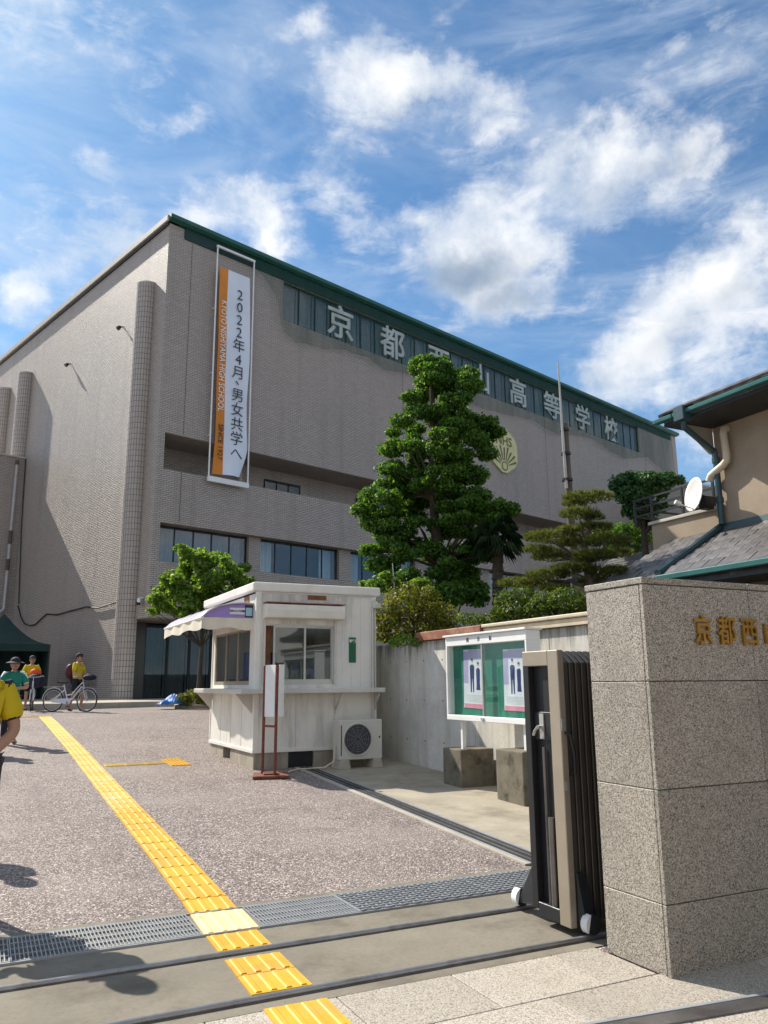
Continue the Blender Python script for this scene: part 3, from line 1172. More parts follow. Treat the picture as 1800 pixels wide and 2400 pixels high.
for y, d in ((2.72, 0.33), (3.06, 0.33), (3.40, 0.33)):
    plate('near', lambda: bar_plate(0.328), YELLOW, strip_x(y), y, rz_at(y), 0.002)
for y in (3.915, 4.18):
    plate('mid', lambda: bar_plate(0.262), YELLOW, strip_x(y), y, rz_at(y))
plate('mid2', lambda: bar_plate(0.30), YELLOW, strip_x(4.58), 4.578, rz_at(4.58))
plate('cream', lambda: bar_plate(0.452, 0.325), CREAM_TILE, strip_x(4.9) - 0.005, 4.902, rz_at(4.9), 0.002)
y = 5.375
while y < 23.0:
    plate('far', lambda: bar_plate(0.298), YELLOW if y < 9 else YELLOW_WORN, strip_x(y), y, rz_at(y))
    y += 0.30
for k in range(3):
    plate('br', lambda: bar_plate(0.298), YELLOW_WORN, 1.745 + k * 0.30 + 0.298, 12.97, R(90))
for k in range(3):
    plate('dot', dot_plate, YELLOW, 2.66, 12.67 + k * 0.30, 0)
for k in range(12):
    plate('br2', lambda: bar_plate(0.298), YELLOW_WORN, 1.37 - k * 0.30 + 0.298 - 0.3, 23.15, R(90))
plate('dot2', dot_plate, YELLOW_WORN, 1.375, 23.15, 0)

# slotted drain running from the gate to the kiosk
sl = thing('slot_drain', 'long dark slotted steel drain running from the gate to the kiosk', 'drain')
A_, B_ = Vector((4.10, 5.50, 0)), Vector((4.44, 11.72, 0))
for k, (o_, w_, mt, nm) in enumerate(((-0.150, 0.045, CONC_PLINTH, 'concrete_edge'), (-0.112, 0.03, STEEL, 'steel_edge'), (-0.045, 0.035, RAIL_STEEL, 'steel_bar'), (0.035, 0.035, RAIL_STEEL, 'steel_bar'), (0.112, 0.03, STEEL, 'steel_edge'))):
    mb = MB()
    for ya, yb in ((5.50, 8.6), (8.6, 11.72)):
        pa, pb = A_.lerp(B_, (ya - 5.5) / 6.22), A_.lerp(B_, (yb - 5.5) / 6.22)
        mb.bar((pa.x + o_, ya, gz(ya) + 0.008), (pb.x + o_, yb, gz(yb) + 0.008), w_, 0.014)
    mb.build(nm, mt, sl)
mb = MB()
for ya, yb in ((5.50, 8.6), (8.6, 11.72)):
    pa, pb = A_.lerp(B_, (ya - 5.5) / 6.22), A_.lerp(B_, (yb - 5.5) / 6.22)
    mb.bar((pa.x - 0.01, ya, gz(ya) + 0.006), (pb.x - 0.01, yb, gz(yb) + 0.006), 0.25, 0.004)
mb.build('slot_bed', PIT, sl)

# pale kerbed sidewalk along the building, planted bed
sw = MB()
outline = [(-14, 26.2), (2.9, 27.3), (5.2, 28.2), (6.3, 27.9), (7.0, 27.6), (30, 32), (30, 36.2), (20, 36.0), (5, 60), (-14, 60)]
sw.prism([(x, y, 0.60) for x, y in outline], (0, 0, 0.27))
struct(sw.build('sidewalk', CONC_PLINTH, None, bevel=0.01))
bed = MB()
bp = [(5.5, 26.2), (7.2, 25.6), (9.5, 26.5), (9.5, 28.3), (6.5, 28.0), (5.7, 27.2)]
bed.prism([(x, y, 0.5) for x, y in bp], (0, 0, 0.29))
bd = tag(bed.build('planting_bed', CONC_PLINTH, None, bevel=0.02), 'low concrete kerbed planting bed between the booth and the building entrance', 'planter')
bs = MB()
bs.prism([(6.9 + (x - 6.9) * .9, 27 + (y - 27) * .88, 0.6) for x, y in bp], (0, 0, 0.21))
bs.build('bed_soil', SOIL, bd)

# ------------------------------------------------------------------ school building
AZB = R(72.7)
sch = thing('school_building', 'large tiled school hall with green roof edge and white lettering across its top windows', 'building', (5.456, 31.531, 0), math.pi / 2 - AZB)
BL, BD, ZT, ZB = 45.2, 40.0, 20.75, 3.95
W = MB()
W.box(0.3, BL, 0.0, BD, 20.25, ZT)                       # top band
W.box(0.3, 6.03, 0.0, BD, 18.24, 20.25)
W.box(39.2, BL, 0.0, BD, 18.24, 20.25)
W.box(6.03, 39.2, 1.2, BD, 18.24, 20.25)
W.box(0.3, BL, 0.0, BD, 11.44, 18.24)
W.box(0.3, 31.0, 2.0, BD, 9.93, 11.44)
W.box(31.0, BL, 0.0, BD, 9.93, 11.44)
W.box(0.3, BL, 0.0, BD, 7.72, 9.93)
W.box(31.0, BL, 0.0, 1.4, 6.18, 7.72)
for u0, u1 in ((0.3, 0.34), (4.72, 5.32), (9.87, 10.6), (15.1, 15.9), (20.4, 21.2), (25.7, 26.5)):
    W.box(u0, u1, 0.34, 1.4, 6.18, 7.72)
W.box(0.3, BL, 1.4, BD, 6.18, 7.72)
W.box(0.3, BL, 0.0, BD, ZB, 6.18)
W.box(9.0, BL, 0.0, BD, 0.3, ZB)
W.box(0.6, 9.0, 3.6, BD, 0.3, ZB)
W.box(0.0, 0.3, 0.0, BD, ZB, ZT)                         # left end wall
W.box(0.0, 0.6, 2.2, BD, 0.3, ZB - 0.001)
W.build('wall', WALL_TILE, sch)
for u in (1.12, 14.0, 27.0, 40.0):
    for z0, z1 in ((11.5, 18.2 if u > 5 else 20.2), (7.8, 9.9)):
        mb = MB()
        mb.box(u - 0.010, u + 0.010, -0.003, 0.01, z0, z1)
        mb.build('expansion_joint', PIT, sch)
# columns on the left end wall: tiled half rounds
for v, top in ((1.49, 18.3), (15.55, 18.4), (18.95, 18.45)):
    mb = MB()
    seg, r_ = 20, 0.50
    z0 = 0.85 if v < 10 else 13.5
    ring_ = [(-0.08 + r_ * math.cos(a), v + r_ * math.sin(a)) for a in [R(75) + R(210) * i / seg for i in range(seg + 1)]]
    me_v = []
    for i in range(seg):
        (xa, ya), (xb, yb) = ring_[i], ring_[i + 1]
        mb.add([(xa, ya, z0), (xb, yb, z0), (xb, yb, top), (xa, ya, top)], [(3, 2, 1, 0)])
    mb.add([(x, y, top) for x, y in ring_], [tuple(range(seg + 1))])
    o = mb.build('column', COL_TILE, sch)
    # unrolled tile coordinates
    uvd = o.data.uv_layers[0].data
    for p in o.data.polygons:
        if p.index < seg:
            for li in p.loop_indices:
                vi = o.data.loops[li].vertex_index
                q, kk = divmod(vi, 4)
                s = (q + (1 if kk in (1, 2) else 0)) * (r_ * R(210) / seg)
                uvd[li].uv = (s, o.data.vertices[vi].co.z)
    mb = MB()
    mb.prism([(x * 1.0 - 0.02 * math.cos(math.atan2(y - v, x)), y, top) for x, y in ring_], (0, 0, 0.06))
    mb.build('column_cap', GREY_COPE, o)
# roof edge
mb = MB()
mb.prism([(-0.10, -0.16, 20.78), (-0.10, -0.32, 20.86), (-0.10, -0.34, 21.02), (-0.10, -0.2, 21.12), (-0.10, 0.6, 21.14), (-0.10, 0.6, 20.78)], (BL + 0.2, 0, 0))
mb.build('roof_edge', GREEN_TRIM, sch, bevel=0.02)
mb = MB()
mb.box(0.72, BL - 0.9, -0.06, 0.0, 20.27, 20.775)
mb.build('roof_fascia', GREEN_SOFFIT, sch)
mb = MB()
mb.box(-0.16, 0.45, -0.10, BD, 20.78, 21.06)
mb.build('end_coping', GREY_COPE, sch, bevel=0.02)
mb = MB()
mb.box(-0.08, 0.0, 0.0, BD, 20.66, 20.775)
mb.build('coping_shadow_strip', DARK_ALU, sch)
mb = MB()
mb.box(0.46, BL, 0.61, BD, 20.76, 21.0)
mb.build('roof', GREY_COPE, sch)


def window(parent, u0, u1, z0, z1, v, nu, curtain=None, glass=GLASS, t=0.045, rail=None, cur_v=0.25, sides=False, share={}):
    """framed window in a wall of plane v: frame > pane, curtain"""
    key = (round(u1 - u0, 3), round(z1 - z0, 3), nu, glass.name, curtain.name if curtain else '', rail, sides)
    w_, h_ = u1 - u0, z1 - z0
    if key in share:
        fr, pn, cu = share[key]
        f = inst(fr, parent, (u0, v, z0))
        p = inst(pn, f)
        if cu:
            inst(cu, f)
        return f
    mb = MB()
    mb.box(0, w_, 0, 0.07, 0, t)
    mb.box(0, w_, 0, 0.07, h_ - t, h_)
    for i in range(nu + 1):
        x = i * w_ / nu
        a, b = max(0, x - t / 2), min(w_, x + t / 2)
        mb.box(a, b, 0.002, 0.068, t, h_ - t)
    if rail:
        mb.box(t, w_ - t, 0.004, 0.066, h_ * rail - t / 2, h_ * rail + t / 2)
    f = mb.build('window', DARK_ALU, parent)
    f.location = (u0, v, z0)
    mb = MB()
    mb.box(t / 2, w_ - t / 2, 0.03, 0.036, t / 2, h_ - t / 2)
    p = mb.build('pane', glass, f)
    cu = None
    if curtain:
        mb = MB()
        spans = ((0.02, w_ - 0.02),) if not sides else ((0.02, w_ * 0.22), (w_ * 0.83, w_ - 0.02))
        for c0, c1 in spans:
            n = max(6, int((c1 - c0) / 0.07))

            def fn(a, b_):
                x_ = c0 + a * (c1 - c0)
                return (x_, cur_v + 0.03 * math.sin(x_ * 34) + 0.015 * math.sin(x_ * 13 + 1), 0.02 + b_ * (h_ - 0.04))
            mb.grid(fn, n * 2, 1)
        cu = mb.build('curtain', curtain, f, smooth=True)
    share[key] = (f, p, cu)
    return f


pw = (39.2 - 6.03) / 33
for i in range(33):
    window(sch, 6.03 + i * pw + 0.006, 6.03 + (i + 1) * pw - 0.006, 18.26, 20.23, 0.10, 1, CURTAIN, cur_v=0.28)
for i, (u0, u1, nu) in enumerate(((0.36, 4.70, 5), (5.34, 9.85, 5), (10.62, 15.08, 5), (15.92, 20.38, 5), (21.22, 25.68, 5), (26.52, 30.98, 5))):
    window(sch, u0, u1, 6.21, 7.70, 0.50, nu, CURTAIN_W if i else CURTAIN, cur_v=0.40, sides=i > 0)
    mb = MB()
    mb.box(u0, u1, 1.30, 1.38, 6.19, 7.715)  # dark backing colour stands in for the unlit room behind the panes
    mb.build('dark_room_backing', DARK_ROOM, sch)
# partly drawn: a darker gap in the middle bays
for u0, u1 in ((6.57, 8.69), (12.4, 14.5), (22.6, 24.7), (27.0, 29.0)):
    window(sch, u0, u1, 9.96, 10.95, 1.92, 3, CURTAIN_G, GLASS_DK, rail=0.33, cur_v=0.3)
for u in (4.97, 16.4):
    mb = MB()
    mb.tube([(u, 1.6, 9.93), (u, 1.6, 11.44)], 0.09, 8)
    mb.build('recess_pipe', GREY_COPE, sch)
# ground floor: recessed entrance of tall glass panes with grey blinds
for i in range(7):
    window(sch, 1.20 + i * 1.05, 1.20 + (i + 1) * 1.05 - 0.02, 0.90, 3.88, 2.5, 1, CURTAIN_G if i < 5 else None, GLASS_DK, t=0.09, cur_v=0.35)
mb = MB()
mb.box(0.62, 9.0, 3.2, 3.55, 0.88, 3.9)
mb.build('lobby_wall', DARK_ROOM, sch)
mb = MB()
mb.box(0.62, 1.18, 2.45, 2.6, 0.88, 3.94)
mb.build('door_jamb', BRONZE_DK, sch)
# window letters
for k, ch_ in enumerate('京都西山高等学校'):
    u = 9.66 + k * 3.672
    mb = MB()
    hw = pw - 0.06
    o = text('letter', ch_, 1.86, LETTER_W, sch, (u, 0.055, 19.15), (R(90), 0, 0), 0.03, 0.022)
# small flood lamps on the end wall
for v in (3.88, 9.68):
    t = thing('wall_lamp', 'small dark lamp on the sunlit end wall, ' + ('close to the nearest tiled column' if v < 5 else 'midway between the tiled columns'), 'lamp', (5.456, 31.531, 0), math.pi / 2 - AZB, 'lamps on the end wall')
    mb = MB()
    mb.bar((0, v, 17.3), (-0.17, v, 17.24), 0.04, 0.04)
    mb.build('bracket', DARK_ALU, t)
    mb = MB()
    mb.tube([(-0.14, v, 17.26), (-0.26, v, 17.14)], [0.07, 0.10], 10)
    mb.build('lamp_head', DARK_ALU, t, smooth=True)
# security camera by the near corner
t = thing('security_camera', 'small white security camera on the end wall under the near corner', 'camera', (5.456, 31.531, 0), math.pi / 2 - AZB)
mb = MB()
mb.bar((0, 0.5, 4.75), (-0.2, 0.5, 4.7), 0.05, 0.05)
mb.build('bracket', WHITE, t)
mb = MB()
mb.bar((-0.12, 0.62, 4.68), (-0.3, 0.25, 4.58), 0.12, 0.12)
mb.build('camera_body', WHITE, t, bevel=0.02)
mb = MB()
mb.tube([(-0.2, 0.5, 4.45), (-0.2, 0.5, 4.58)], 0.09, 10)
mb.build('dome', BLACK, t, smooth=True)

# lower wing at the far end, facing the court
wg = thing('school_wing', 'lower tiled wing jutting out from the far end wall behind the canopy tent', 'building', (5.456, 31.531, 0), math.pi / 2 - AZB)
mb = MB()
mb.box(-16, -0.004, 14.95, 24, 0.3, 13.42)
mb.build('wall', WALL_TILE, wg)
mb = MB()
mb.box(-16.1, -0.005, 14.87, 24, 13.421, 13.5)
mb.build('coping', GREY_COPE, wg)
t = thing('drain_pipe', 'pale jointed drain pipe down the shaded wing wall', 'pipe', (5.456, 31.531, 0), math.pi / 2 - AZB)
mb = MB()
mb.tube([(-0.46, 14.82, 13.0), (-0.46, 14.82, 9.4)], 0.075, 8)
mb.tube([(-0.46, 14.82, 8.7), (-0.46, 14.82, 7.9)], 0.075, 8)
mb.tube([(-0.46, 14.82, 7.3), (-0.46, 14.82, 5.3), (-0.75, 14.75, 5.0)], 0.075, 8)
mb.build('pipe_body', POLE_W, t, smooth=True)
for z0, z1 in ((9.4, 8.7), (7.9, 7.3), (13.0, 13.25)):
    mb = MB()
    mb.tube([(-0.46, 14.82, z0), (-0.46, 14.82, z1)], 0.095, 8)
    mb.build('pipe_collar', POLE_WOOD, t, smooth=True)
t = thing('wall_cable', 'black cable sagging across the end wall above the tent', 'cable', (5.456, 31.531, 0), math.pi / 2 - AZB)
pts = [(13.96, 5.42), (13.4, 4.8), (12.85, 4.45), (12.0, 4.3), (11.4, 4.32), (10.7, 4.55), (10.06, 4.75), (8.8, 4.62), (7.65, 4.68), (6.6, 4.72), (5.6, 4.76), (4.4, 4.62), (3.23, 4.70), (2.2, 4.78)]
mb = MB()
mb.tube([(-0.06, v, z) for v, z in pts], 0.032, 5)
mb.build('cable_run', BLACK, t, smooth=True)
mb = MB()
mb.tube([(-0.06, 14.8, 13.4), (-0.06, 14.5, 9.5), (-0.06, 13.9, 5.5)], 0.03, 5)
mb.build('cable_drop', BLACK, t, smooth=True)

# net hung over the upper facade
t = thing('safety_net', 'thin green netting draped over the top windows, scalloped lower edge', 'netting', (5.456, 31.531, 0), math.pi / 2 - AZB)
low = [(4.15, 20.3), (4.8, 19.75), (5.4, 19.1), (5.8, 17.6), (6.6, 17.2), (8.2, 17.35), (9.7, 17.7), (11.1, 17.75), (12.4, 17.4), (14.4, 17.7), (16.5, 17.4), (18.5, 17.2), (21.0, 17.2), (23.3, 17.4), (25.3, 17.6), (27.1, 17.3), (28.2, 17.2), (30.5, 17.7), (32.4, 17.8), (34.1, 17.4), (36.4, 17.2), (38.2, 17.6), (39.9, 18.0), (40.9, 17.7), (41.9, 17.3), (43.0, 16.6), (44.2, 16.2)]


def low_z(u):
    for (a, za), (b, zb) in zip(low, low[1:]):
        if u <= b:
            return za + (zb - za) * (u - a) / (b - a)
    return low[-1][1]


def netfn(a, b):
    u = 4.15 + a * (44.2 - 4.15)
    z0 = low_z(u)
    z = 20.75 + (z0 - 20.75) * b
    return (u, -0.16 - 0.10 * b + 0.05 * math.sin(u * 3.1 + b) + 0.03 * math.sin(u * 7.7), z)


mb = MB()
mb.grid(netfn, 180, 8)
mb.build('net_sheet', NET, t, smooth=True)

# tall banner in a white pipe frame
t = thing('banner', 'tall white and orange banner hung in a white pipe frame on the facade', 'banner', (5.456, 31.531, 0), math.pi / 2 - AZB)
mb = MB()
v = -0.28
mb.tube([(2.22, v, 9.72), (2.22, v, 20.42)], 0.035, 8)
mb.tube([(4.15, v, 9.72), (4.15, v, 20.42)], 0.035, 8)
mb.box(2.18, 4.19, v - 0.04, v + 0.04, 20.38, 20.47)
mb.box(2.18, 4.19, v - 0.05, v + 0.05, 9.68, 9.90)
for z in (11.7, 14.5, 17.5):
    mb.tube([(2.22, v, z), (2.22, 0.02, z)], 0.02, 6)
    mb.tube([(4.15, v, z), (4.15, 0.02, z)], 0.02, 6)
mb.build('banner_frame', WHITE, t)


def edge_r(z):
    if z > 11.3:
        return 3.96 - 0.05 * math.sin((z - 11.3) * 0.9)
    return 3.96 - 0.42 * ((11.3 - z) / 1.25) ** 1.5


def ban(u0, u1f):
    def fn(a, b):
        z = 19.47 - b * (19.47 - 10.06)
        x0 = u0 + 0.0
        x1 = u1f(z)
        x = x0 + a * (x1 - x0)
        s = 0.02 * math.sin(z * 1.7 + x) + 0.10 * max(0, (11.6 - z)) * math.sin(x * 3.4)
        return (x + 0.012 * (19.47 - z) * 0.9, v - 0.02 + s, z)
    return fn


mb = MB()
mb.grid(ban(2.36, lambda z: 2.78), 4, 40)
mb.build('orange_strip', BANNER_O, t, smooth=True)
mb = MB()
mb.grid(ban(2.78, edge_r), 10, 40)
mb.build('banner_sheet', BANNER_W, t, smooth=True)
chars = '2022年4月、男女共学へ'
zc = 18.72
obs = []
for i, c in enumerate(chars):
    st_ = 0.60 if c.isdigit() else (0.38 if c == '、' else 0.66)
    zc -= st_ / 2
    x = 3.40 + 0.010 * (19.4 - zc)
    dx_ = 0.16 if c == '、' else 0
    dz_ = 0.22 if c == '、' else 0
    obs.append(text('lettering', c, 0.66, LETTER_K, t, (x + dx_, v - 0.075, zc + dz_), (R(90), 0, 0), 0.006, -0.004, sx=1.0))
    zc -= st_ / 2
join(obs, 'lettering')
text('lettering', 'KYOTO NISHIYAMA HIGH SCHOOL', 0.40, LETTER_W, t, (2.615, v - 0.07, 15.35), (R(90), R(90), 0), 0.006, 0.0, sx=0.80)
text('lettering', 'SINCE 1927', 0.32, LETTER_K, t, (2.66, v - 0.08, 11.45), (R(90), R(90), 0), 0.006, 0.0)

# crest plate
t = thing('school_crest', 'pale yellow crest plate with initials on the facade, half behind the tall tree', 'emblem', (5.456, 31.531, 0), math.pi / 2 - AZB)
cu_, cz = 22.45, 15.1
mb = MB()
ocx = [(cu_ + 1.5 * math.cos(a) * 1.0, -0.12, cz + 1.55 * math.sin(a)) for a in [R(90 + 60 * i) for i in range(6)]]
poly = []
for i in range(6):
    a_, b_ = Vector(ocx[i]), Vector(ocx[(i + 1) % 6])
    poly += [a_.lerp(b_, 0.18), a_.lerp(b_, 0.82)]
mb.prism(poly, (0, 0.11, 0))
mb.build('crest_plate', EMBLEM_Y, t)
text('initials', 'NHS', 0.80, EMBLEM_K, t, (cu_, -0.125, cz + 0.55), (R(90), 0, 0), 0.01, 0.012)
mb = MB()
for i in range(9):
    a = R(90 + (i - 4) * 17)
    c0 = Vector((cu_, -0.125, cz - 1.05))
    d_ = Vector((math.cos(a), 0, math.sin(a)))
    q = Vector((d_.z, 0, -d_.x))
    r0, r1 = 0.42, 1.15 + 0.12 * (i % 2)
    mb.prism([c0 + d_ * r0 - q * 0.03, c0 + d_ * r1 - q * 0.07, c0 + d_ * (r1 + 0.1), c0 + d_ * r1 + q * 0.07, c0 + d_ * r0 + q * 0.03], (0, -0.012, 0))
mb.ring((cu_, -0.13, cz - 1.0), (0, 1, 0), 0.26, 0.03, 24, 5)
mb.build('fan_mark', EMBLEM_K, t)

# ------------------------------------------------------------------ retaining wall and garden
rw = thing('retaining_wall', 'stained board-marked concrete wall behind the notice board', 'wall')
edges = [6.15, 7.86, 9.575, 11.29, 13.0, 14.7, 16.4]
wall_z = 2.045
for a, b in zip(edges, edges[1:]):
    mb = MB()
    mb.prism([(6.1, a + .004, gz(a) - .1), (6.1, b - .004, gz(b) - .1), (6.1, b - .004, wall_z), (6.1, a + .004, wall_z)], (0.22, 0, 0))
    mb.build('panel', CONC_WALL, rw, bevel=0.006)
mb = MB()
mb.box(6.125, 6.3, 6.15, 16.4, -0.1, wall_z - 0.02)
mb.build('wall_core', PIT, rw)
mb = MB()
for a in edges[:-1]:
    for i in range(3):
        for k in range(3):
            yy, zz = a + 0.28 + i * 0.57, 0.55 + k * 0.6
            mb.disc((6.0985, yy, zz), (1, 0, 0), 0.014, 0.004, 8)
cone = mb.build('tie_holes', CONC_BLOCK, rw)
cone['kind'] = 'stuff'
cp = thing('wall_coping', 'pale beige double rail coping along the wall top above the notice board', 'coping')
mb = MB()
mb.box(6.04, 6.36, 5.9, 9.24, 2.05, 2.085)
mb.build('rail', BEIGE_COPE, cp)
mb = MB()
mb.box(6.06, 6.34, 5.9, 9.24, 2.09, 2.135)
mb.build('rail', BEIGE_COPE, cp, bevel=0.01)
mb = MB()
mb.box(6.03, 6.37, 5.9, 9.245, 2.14, 2.185)
mb.build('rail', BEIGE_COPE, cp, bevel=0.01)
rc = thing('rusty_coping', 'rusty red metal strip along the wall top beside the beige coping', 'coping')
mb = MB()
mb.prism([(6.02, 9.25, 2.05), (6.02, 9.25, 2.175), (6.06, 9.25, 2.185), (6.38, 9.25, 2.13), (6.38, 9.25, 2.05)], (0, 1.85, 0))
mb.build('metal_strip', RUST_COPE, rc, bevel=0.004)
gb = MB()
gb.prism([(6.3, 5.9, -0.1), (6.3, 16.4, -0.1), (6.3, 24.5, -0.1), (9.5, 26.3, -0.1), (40, 34, -0.1), (40, 5.9, -0.1)], (0, 0, 2.06))
struct(gb.build('garden_ground', SOIL))

# ------------------------------------------------------------------ granite gate pillar
pl = thing('gate_pillar', 'broad speckled granite gate pillar with gold lettering beside the folded gate', 'pillar')
mb = MB()
mb.box(3.128, 7.0, 3.208, 3.63, 0.0, 1.918)
mb.build('core', PIT, pl)
rows = [(0.0, 0.33), (0.33, 0.87), (0.87, 1.41), (1.41, 1.92)]
g_ = 0.0022
for z0, z1 in rows:
    for k in range(5):
        x0, x1 = 3.106 + k * 0.8045, 3.106 + (k + 1) * 0.8045
        if k == 0:
            x0 -= g_
        if x0 > 7:
            break
        mb = MB()
        mb.box(x0 + g_, x1 - g_, 3.186, 3.211, z0 + g_, z1 - g_)
        mb.build('panel', GRANITE, pl, bevel=0.0025)
    mb = MB()
    mb.box(3.1075, 3.131, 3.211 + 2 * g_, 3.64, z0 + g_, z1 - g_)
    mb.build('panel', GRANITE, pl, bevel=0.0025)
for k in range(5):
    x0, x1 = 3.106 + k * 0.8045, 3.106 + (k + 1) * 0.8045
    mb = MB()
    mb.box(x0 + (g_ if k else -0.004), x1 - g_, 3.181, 3.645, 1.922, 1.957)
    mb.build('cap_stone', GRANITE, pl, bevel=0.004)
for k, ch_ in enumerate('京都西山高等学校'):
    o = text('letter', ch_, 0.168, GOLD, pl, (3.517 + k * 0.1815, 3.176, 1.672), (R(90), 0, 0), 0.007, 0.0022, sx=0.86)

# ------------------------------------------------------------------ folding gate
gt = thing('folding_gate', 'folded bronze accordion gate parked beside the granite pillar', 'gate', (0, 0, 0))
GX = 3.085
mb = MB()
mb.box(GX, GX + 0.045, 3.905, 4.005, 0.05, 1.60)          # wide stile by the camera
mb.build('stile', BRONZE, gt, bevel=0.004)
mb = MB()
mb.box(GX + 0.002, GX + 0.045, 4.205, 4.262, 0.09, 1.53)
mb.build('stile', BLACK, gt, bevel=0.003)
mb = MB()
mb.box(GX + 0.001, GX + 0.045, 4.006, 4.262, 1.508, 1.60)
mb.build('lintel', BRONZE, gt, bevel=0.004)
mb = MB()
mb.box(GX + 0.002, GX + 0.045, 4.006, 4.204, 0.055, 0.13)
mb.build('bottom_rail', DARK_ALU, gt, bevel=0.003)
mb = MB()
mb.box(GX + 0.0455, GX + 0.0485, 4.006, 4.204, 0.131, 1.507)  # black sheet in place of the shade inside the hollow post
mb.build('shade_backing', BLACK, gt)
mb = MB()
mb.tube([(GX + 0.024, 4.07, 0.13), (GX + 0.024, 4.07, 0.62)], 0.020, 10)
mb.tube([(GX + 0.03, 4.12, 0.13), (GX + 0.03, 4.12, 1.02)], 0.009, 8)
mb.build('drop_bolt', RAIL_STEEL, gt, smooth=True)
mb = MB()
mb.box(GX + 0.03, GX + 0.045, 4.010, 4.202, 1.06, 1.23)
o = mb.build('lock_box', DARK_ALU, gt, bevel=0.004)
mb = MB()
mb.box(GX + 0.022, GX + 0.03, 4.10, 4.14, 1.07, 1.22)
mb.tube([(GX + 0.026, 4.12, 1.14), (GX - 0.008, 4.12, 1.14)], 0.012, 8)
mb.tube([(GX - 0.004, 4.12, 1.145), (GX - 0.004, 4.155, 1.115), (GX - 0.004, 4.17, 1.09)], 0.009, 8)
mb.build('latch', ALU, o)
# folded uprights behind the front post
def upright():
    b = MB()
    pr = [(0, 3.915, 0.07), (0, 3.915, 1.525), (0, 4.005, 1.598), (0, 4.25, 1.598), (0, 4.25, 0.07)]
    b.prism(pr, (0.034, 0, 0))
    return b


u0 = None
for k in range(10):
    o = upright().build('slat', BRONZE_DK, gt, bevel=0.003) if u0 is None else inst(u0, gt)
    u0 = u0 or o
    o.location = (GX + 0.050 + k * 0.0465, 0.002 * (k % 2), 0)
mb = MB()
for k in range(9):
    for z in (0.3, 0.9, 1.45):
        mb.tube([(GX + 0.06 + k * 0.0465, 4.0, z), (GX + 0.12 + k * 0.0465, 4.0, z + 0.01)], 0.008, 6)
mb.build('hinge_pins', BLACK, gt)
mb = MB()
mb.tube([(GX + 0.03, 3.905, 1.115), (GX + 0.035, 3.862, 1.105), (GX + 0.05, 3.855, 1.00), (GX + 0.055, 3.862, 0.89), (GX + 0.055, 3.915, 0.878)], 0.009, 8)
mb.build('handle', BLACK, gt, smooth=True)
mb = MB()
mb.box(GX + 0.012, GX + 0.030, 3.899, 3.905, 0.79, 0.84)
mb.box(GX + 0.004, GX + 0.028, 3.899, 3.905, 1.13, 1.20)
mb.build('lock_plate', ALU, gt)
for (x, y, nm) in ((3.185, 3.85, 1), (3.185, 4.52, 2)):
    mb = MB()
    d_ = 1 if y > 4.2 else -1
    ya = 4.30 if d_ > 0 else 3.90
    mb.prism([(x - 0.045, ya, 0.34), (x + 0.02, ya, 0.34), (x + 0.04, y, 0.07), (x - 0.03, y, 0.05), (x - 0.05, ya, 0.08)], (0, 0.012, 0))
    a_ = mb.build('wheel_arm', DARK_ALU, gt, bevel=0.003)
    a_.rotation_euler = (0, 0, 0)
    mb = MB()
    mb.tube([(x, y - 0.022, 0.078), (x, y + 0.022, 0.078)], 0.052, 18)
    w_ = mb.build('wheel', RUBBER, gt, smooth=True, bevel=0.006, seg=2)
    mb = MB()
    pr = [(x + 0.058 * math.cos(a), y - 0.026, 0.078 + 0.058 * math.sin(a)) for a in [R(110 + 14 * i) for i in range(9)]]
    mb.prism(pr, (0, 0.052, 0))
    mb.build('fender', WHITE, w_)

# ------------------------------------------------------------------ notice board on two concrete blocks
nb = thing('notice_board', 'white framed notice board with green felt and two posters', 'notice board')
X0 = 5.55
mb = MB()
mb.box(X0, X0 + 0.20, 7.57, 9.395, 0.935, 1.0)
mb.box(X0, X0 + 0.20, 7.57, 9.395, 1.885, 2.005)
mb.box(X0 + .001, X0 + 0.20, 7.57, 7.61, 1.0, 1.885)
mb.box(X0 + .001, X0 + 0.20, 9.355, 9.395, 1.0, 1.885)
mb.box(X0 + 0.17, X0 + 0.199, 7.61, 9.355, 1.0, 1.885)
mb.build('board_frame', WHITE, nb, bevel=0.006)
mb = MB()
mb.box(X0 - 0.03, X0 + 0.22, 7.55, 9.415, 2.006, 2.03)
mb.build('top_cap', WHITE, nb, bevel=0.004)
mb = MB()
mb.box(X0 + 0.10, X0 + 0.165, 7.612, 9.353, 1.002, 1.883)
mb.build('felt_panel', GREEN_FELT, nb)
for a, b, d_ in ((7.612, 8.56, 0.02), (8.50, 9.353, 0.045)):
    mb = MB()
    mb.box(X0 + d_, X0 + d_ + 0.005, a, b, 1.002, 1.883)
    mb.build('pane', GLASS_CASE, nb)
mb = MB()
mb.box(X0 + 0.012, X0 + 0.05, 8.52, 8.545, 1.002, 1.883)
mb.build('glass_edge', ALU, nb)
mb = MB()
mb.box(X0 - 0.012, X0, 8.50, 8.56, 0.955, 0.985)
mb.tube([(X0 - 0.012, 8.52, 0.97), (X0 - 0.03, 8.5, 0.96), (X0 - 0.03, 8.46, 0.92)], 0.006, 6)
mb.build('lock', ALU, nb)
ob = [text('lettering', c, 0.062, LETTER_K, nb, (X0 - 0.001, y, 1.944), (R(90), 0, R(-90)), 0.001, 0.001) for c, y in zip('掲示板', (8.83, 8.57, 8.305))]
join(ob, 'lettering')
for y, zb in ((9.13, 0.56), (7.76, 0.63)):
    mb = MB()
    mb.box(X0 + 0.06, X0 + 0.11, y - 0.025, y + 0.025, 0.45, 0.934)
    mb.build('post', WHITE, nb, bevel=0.004)
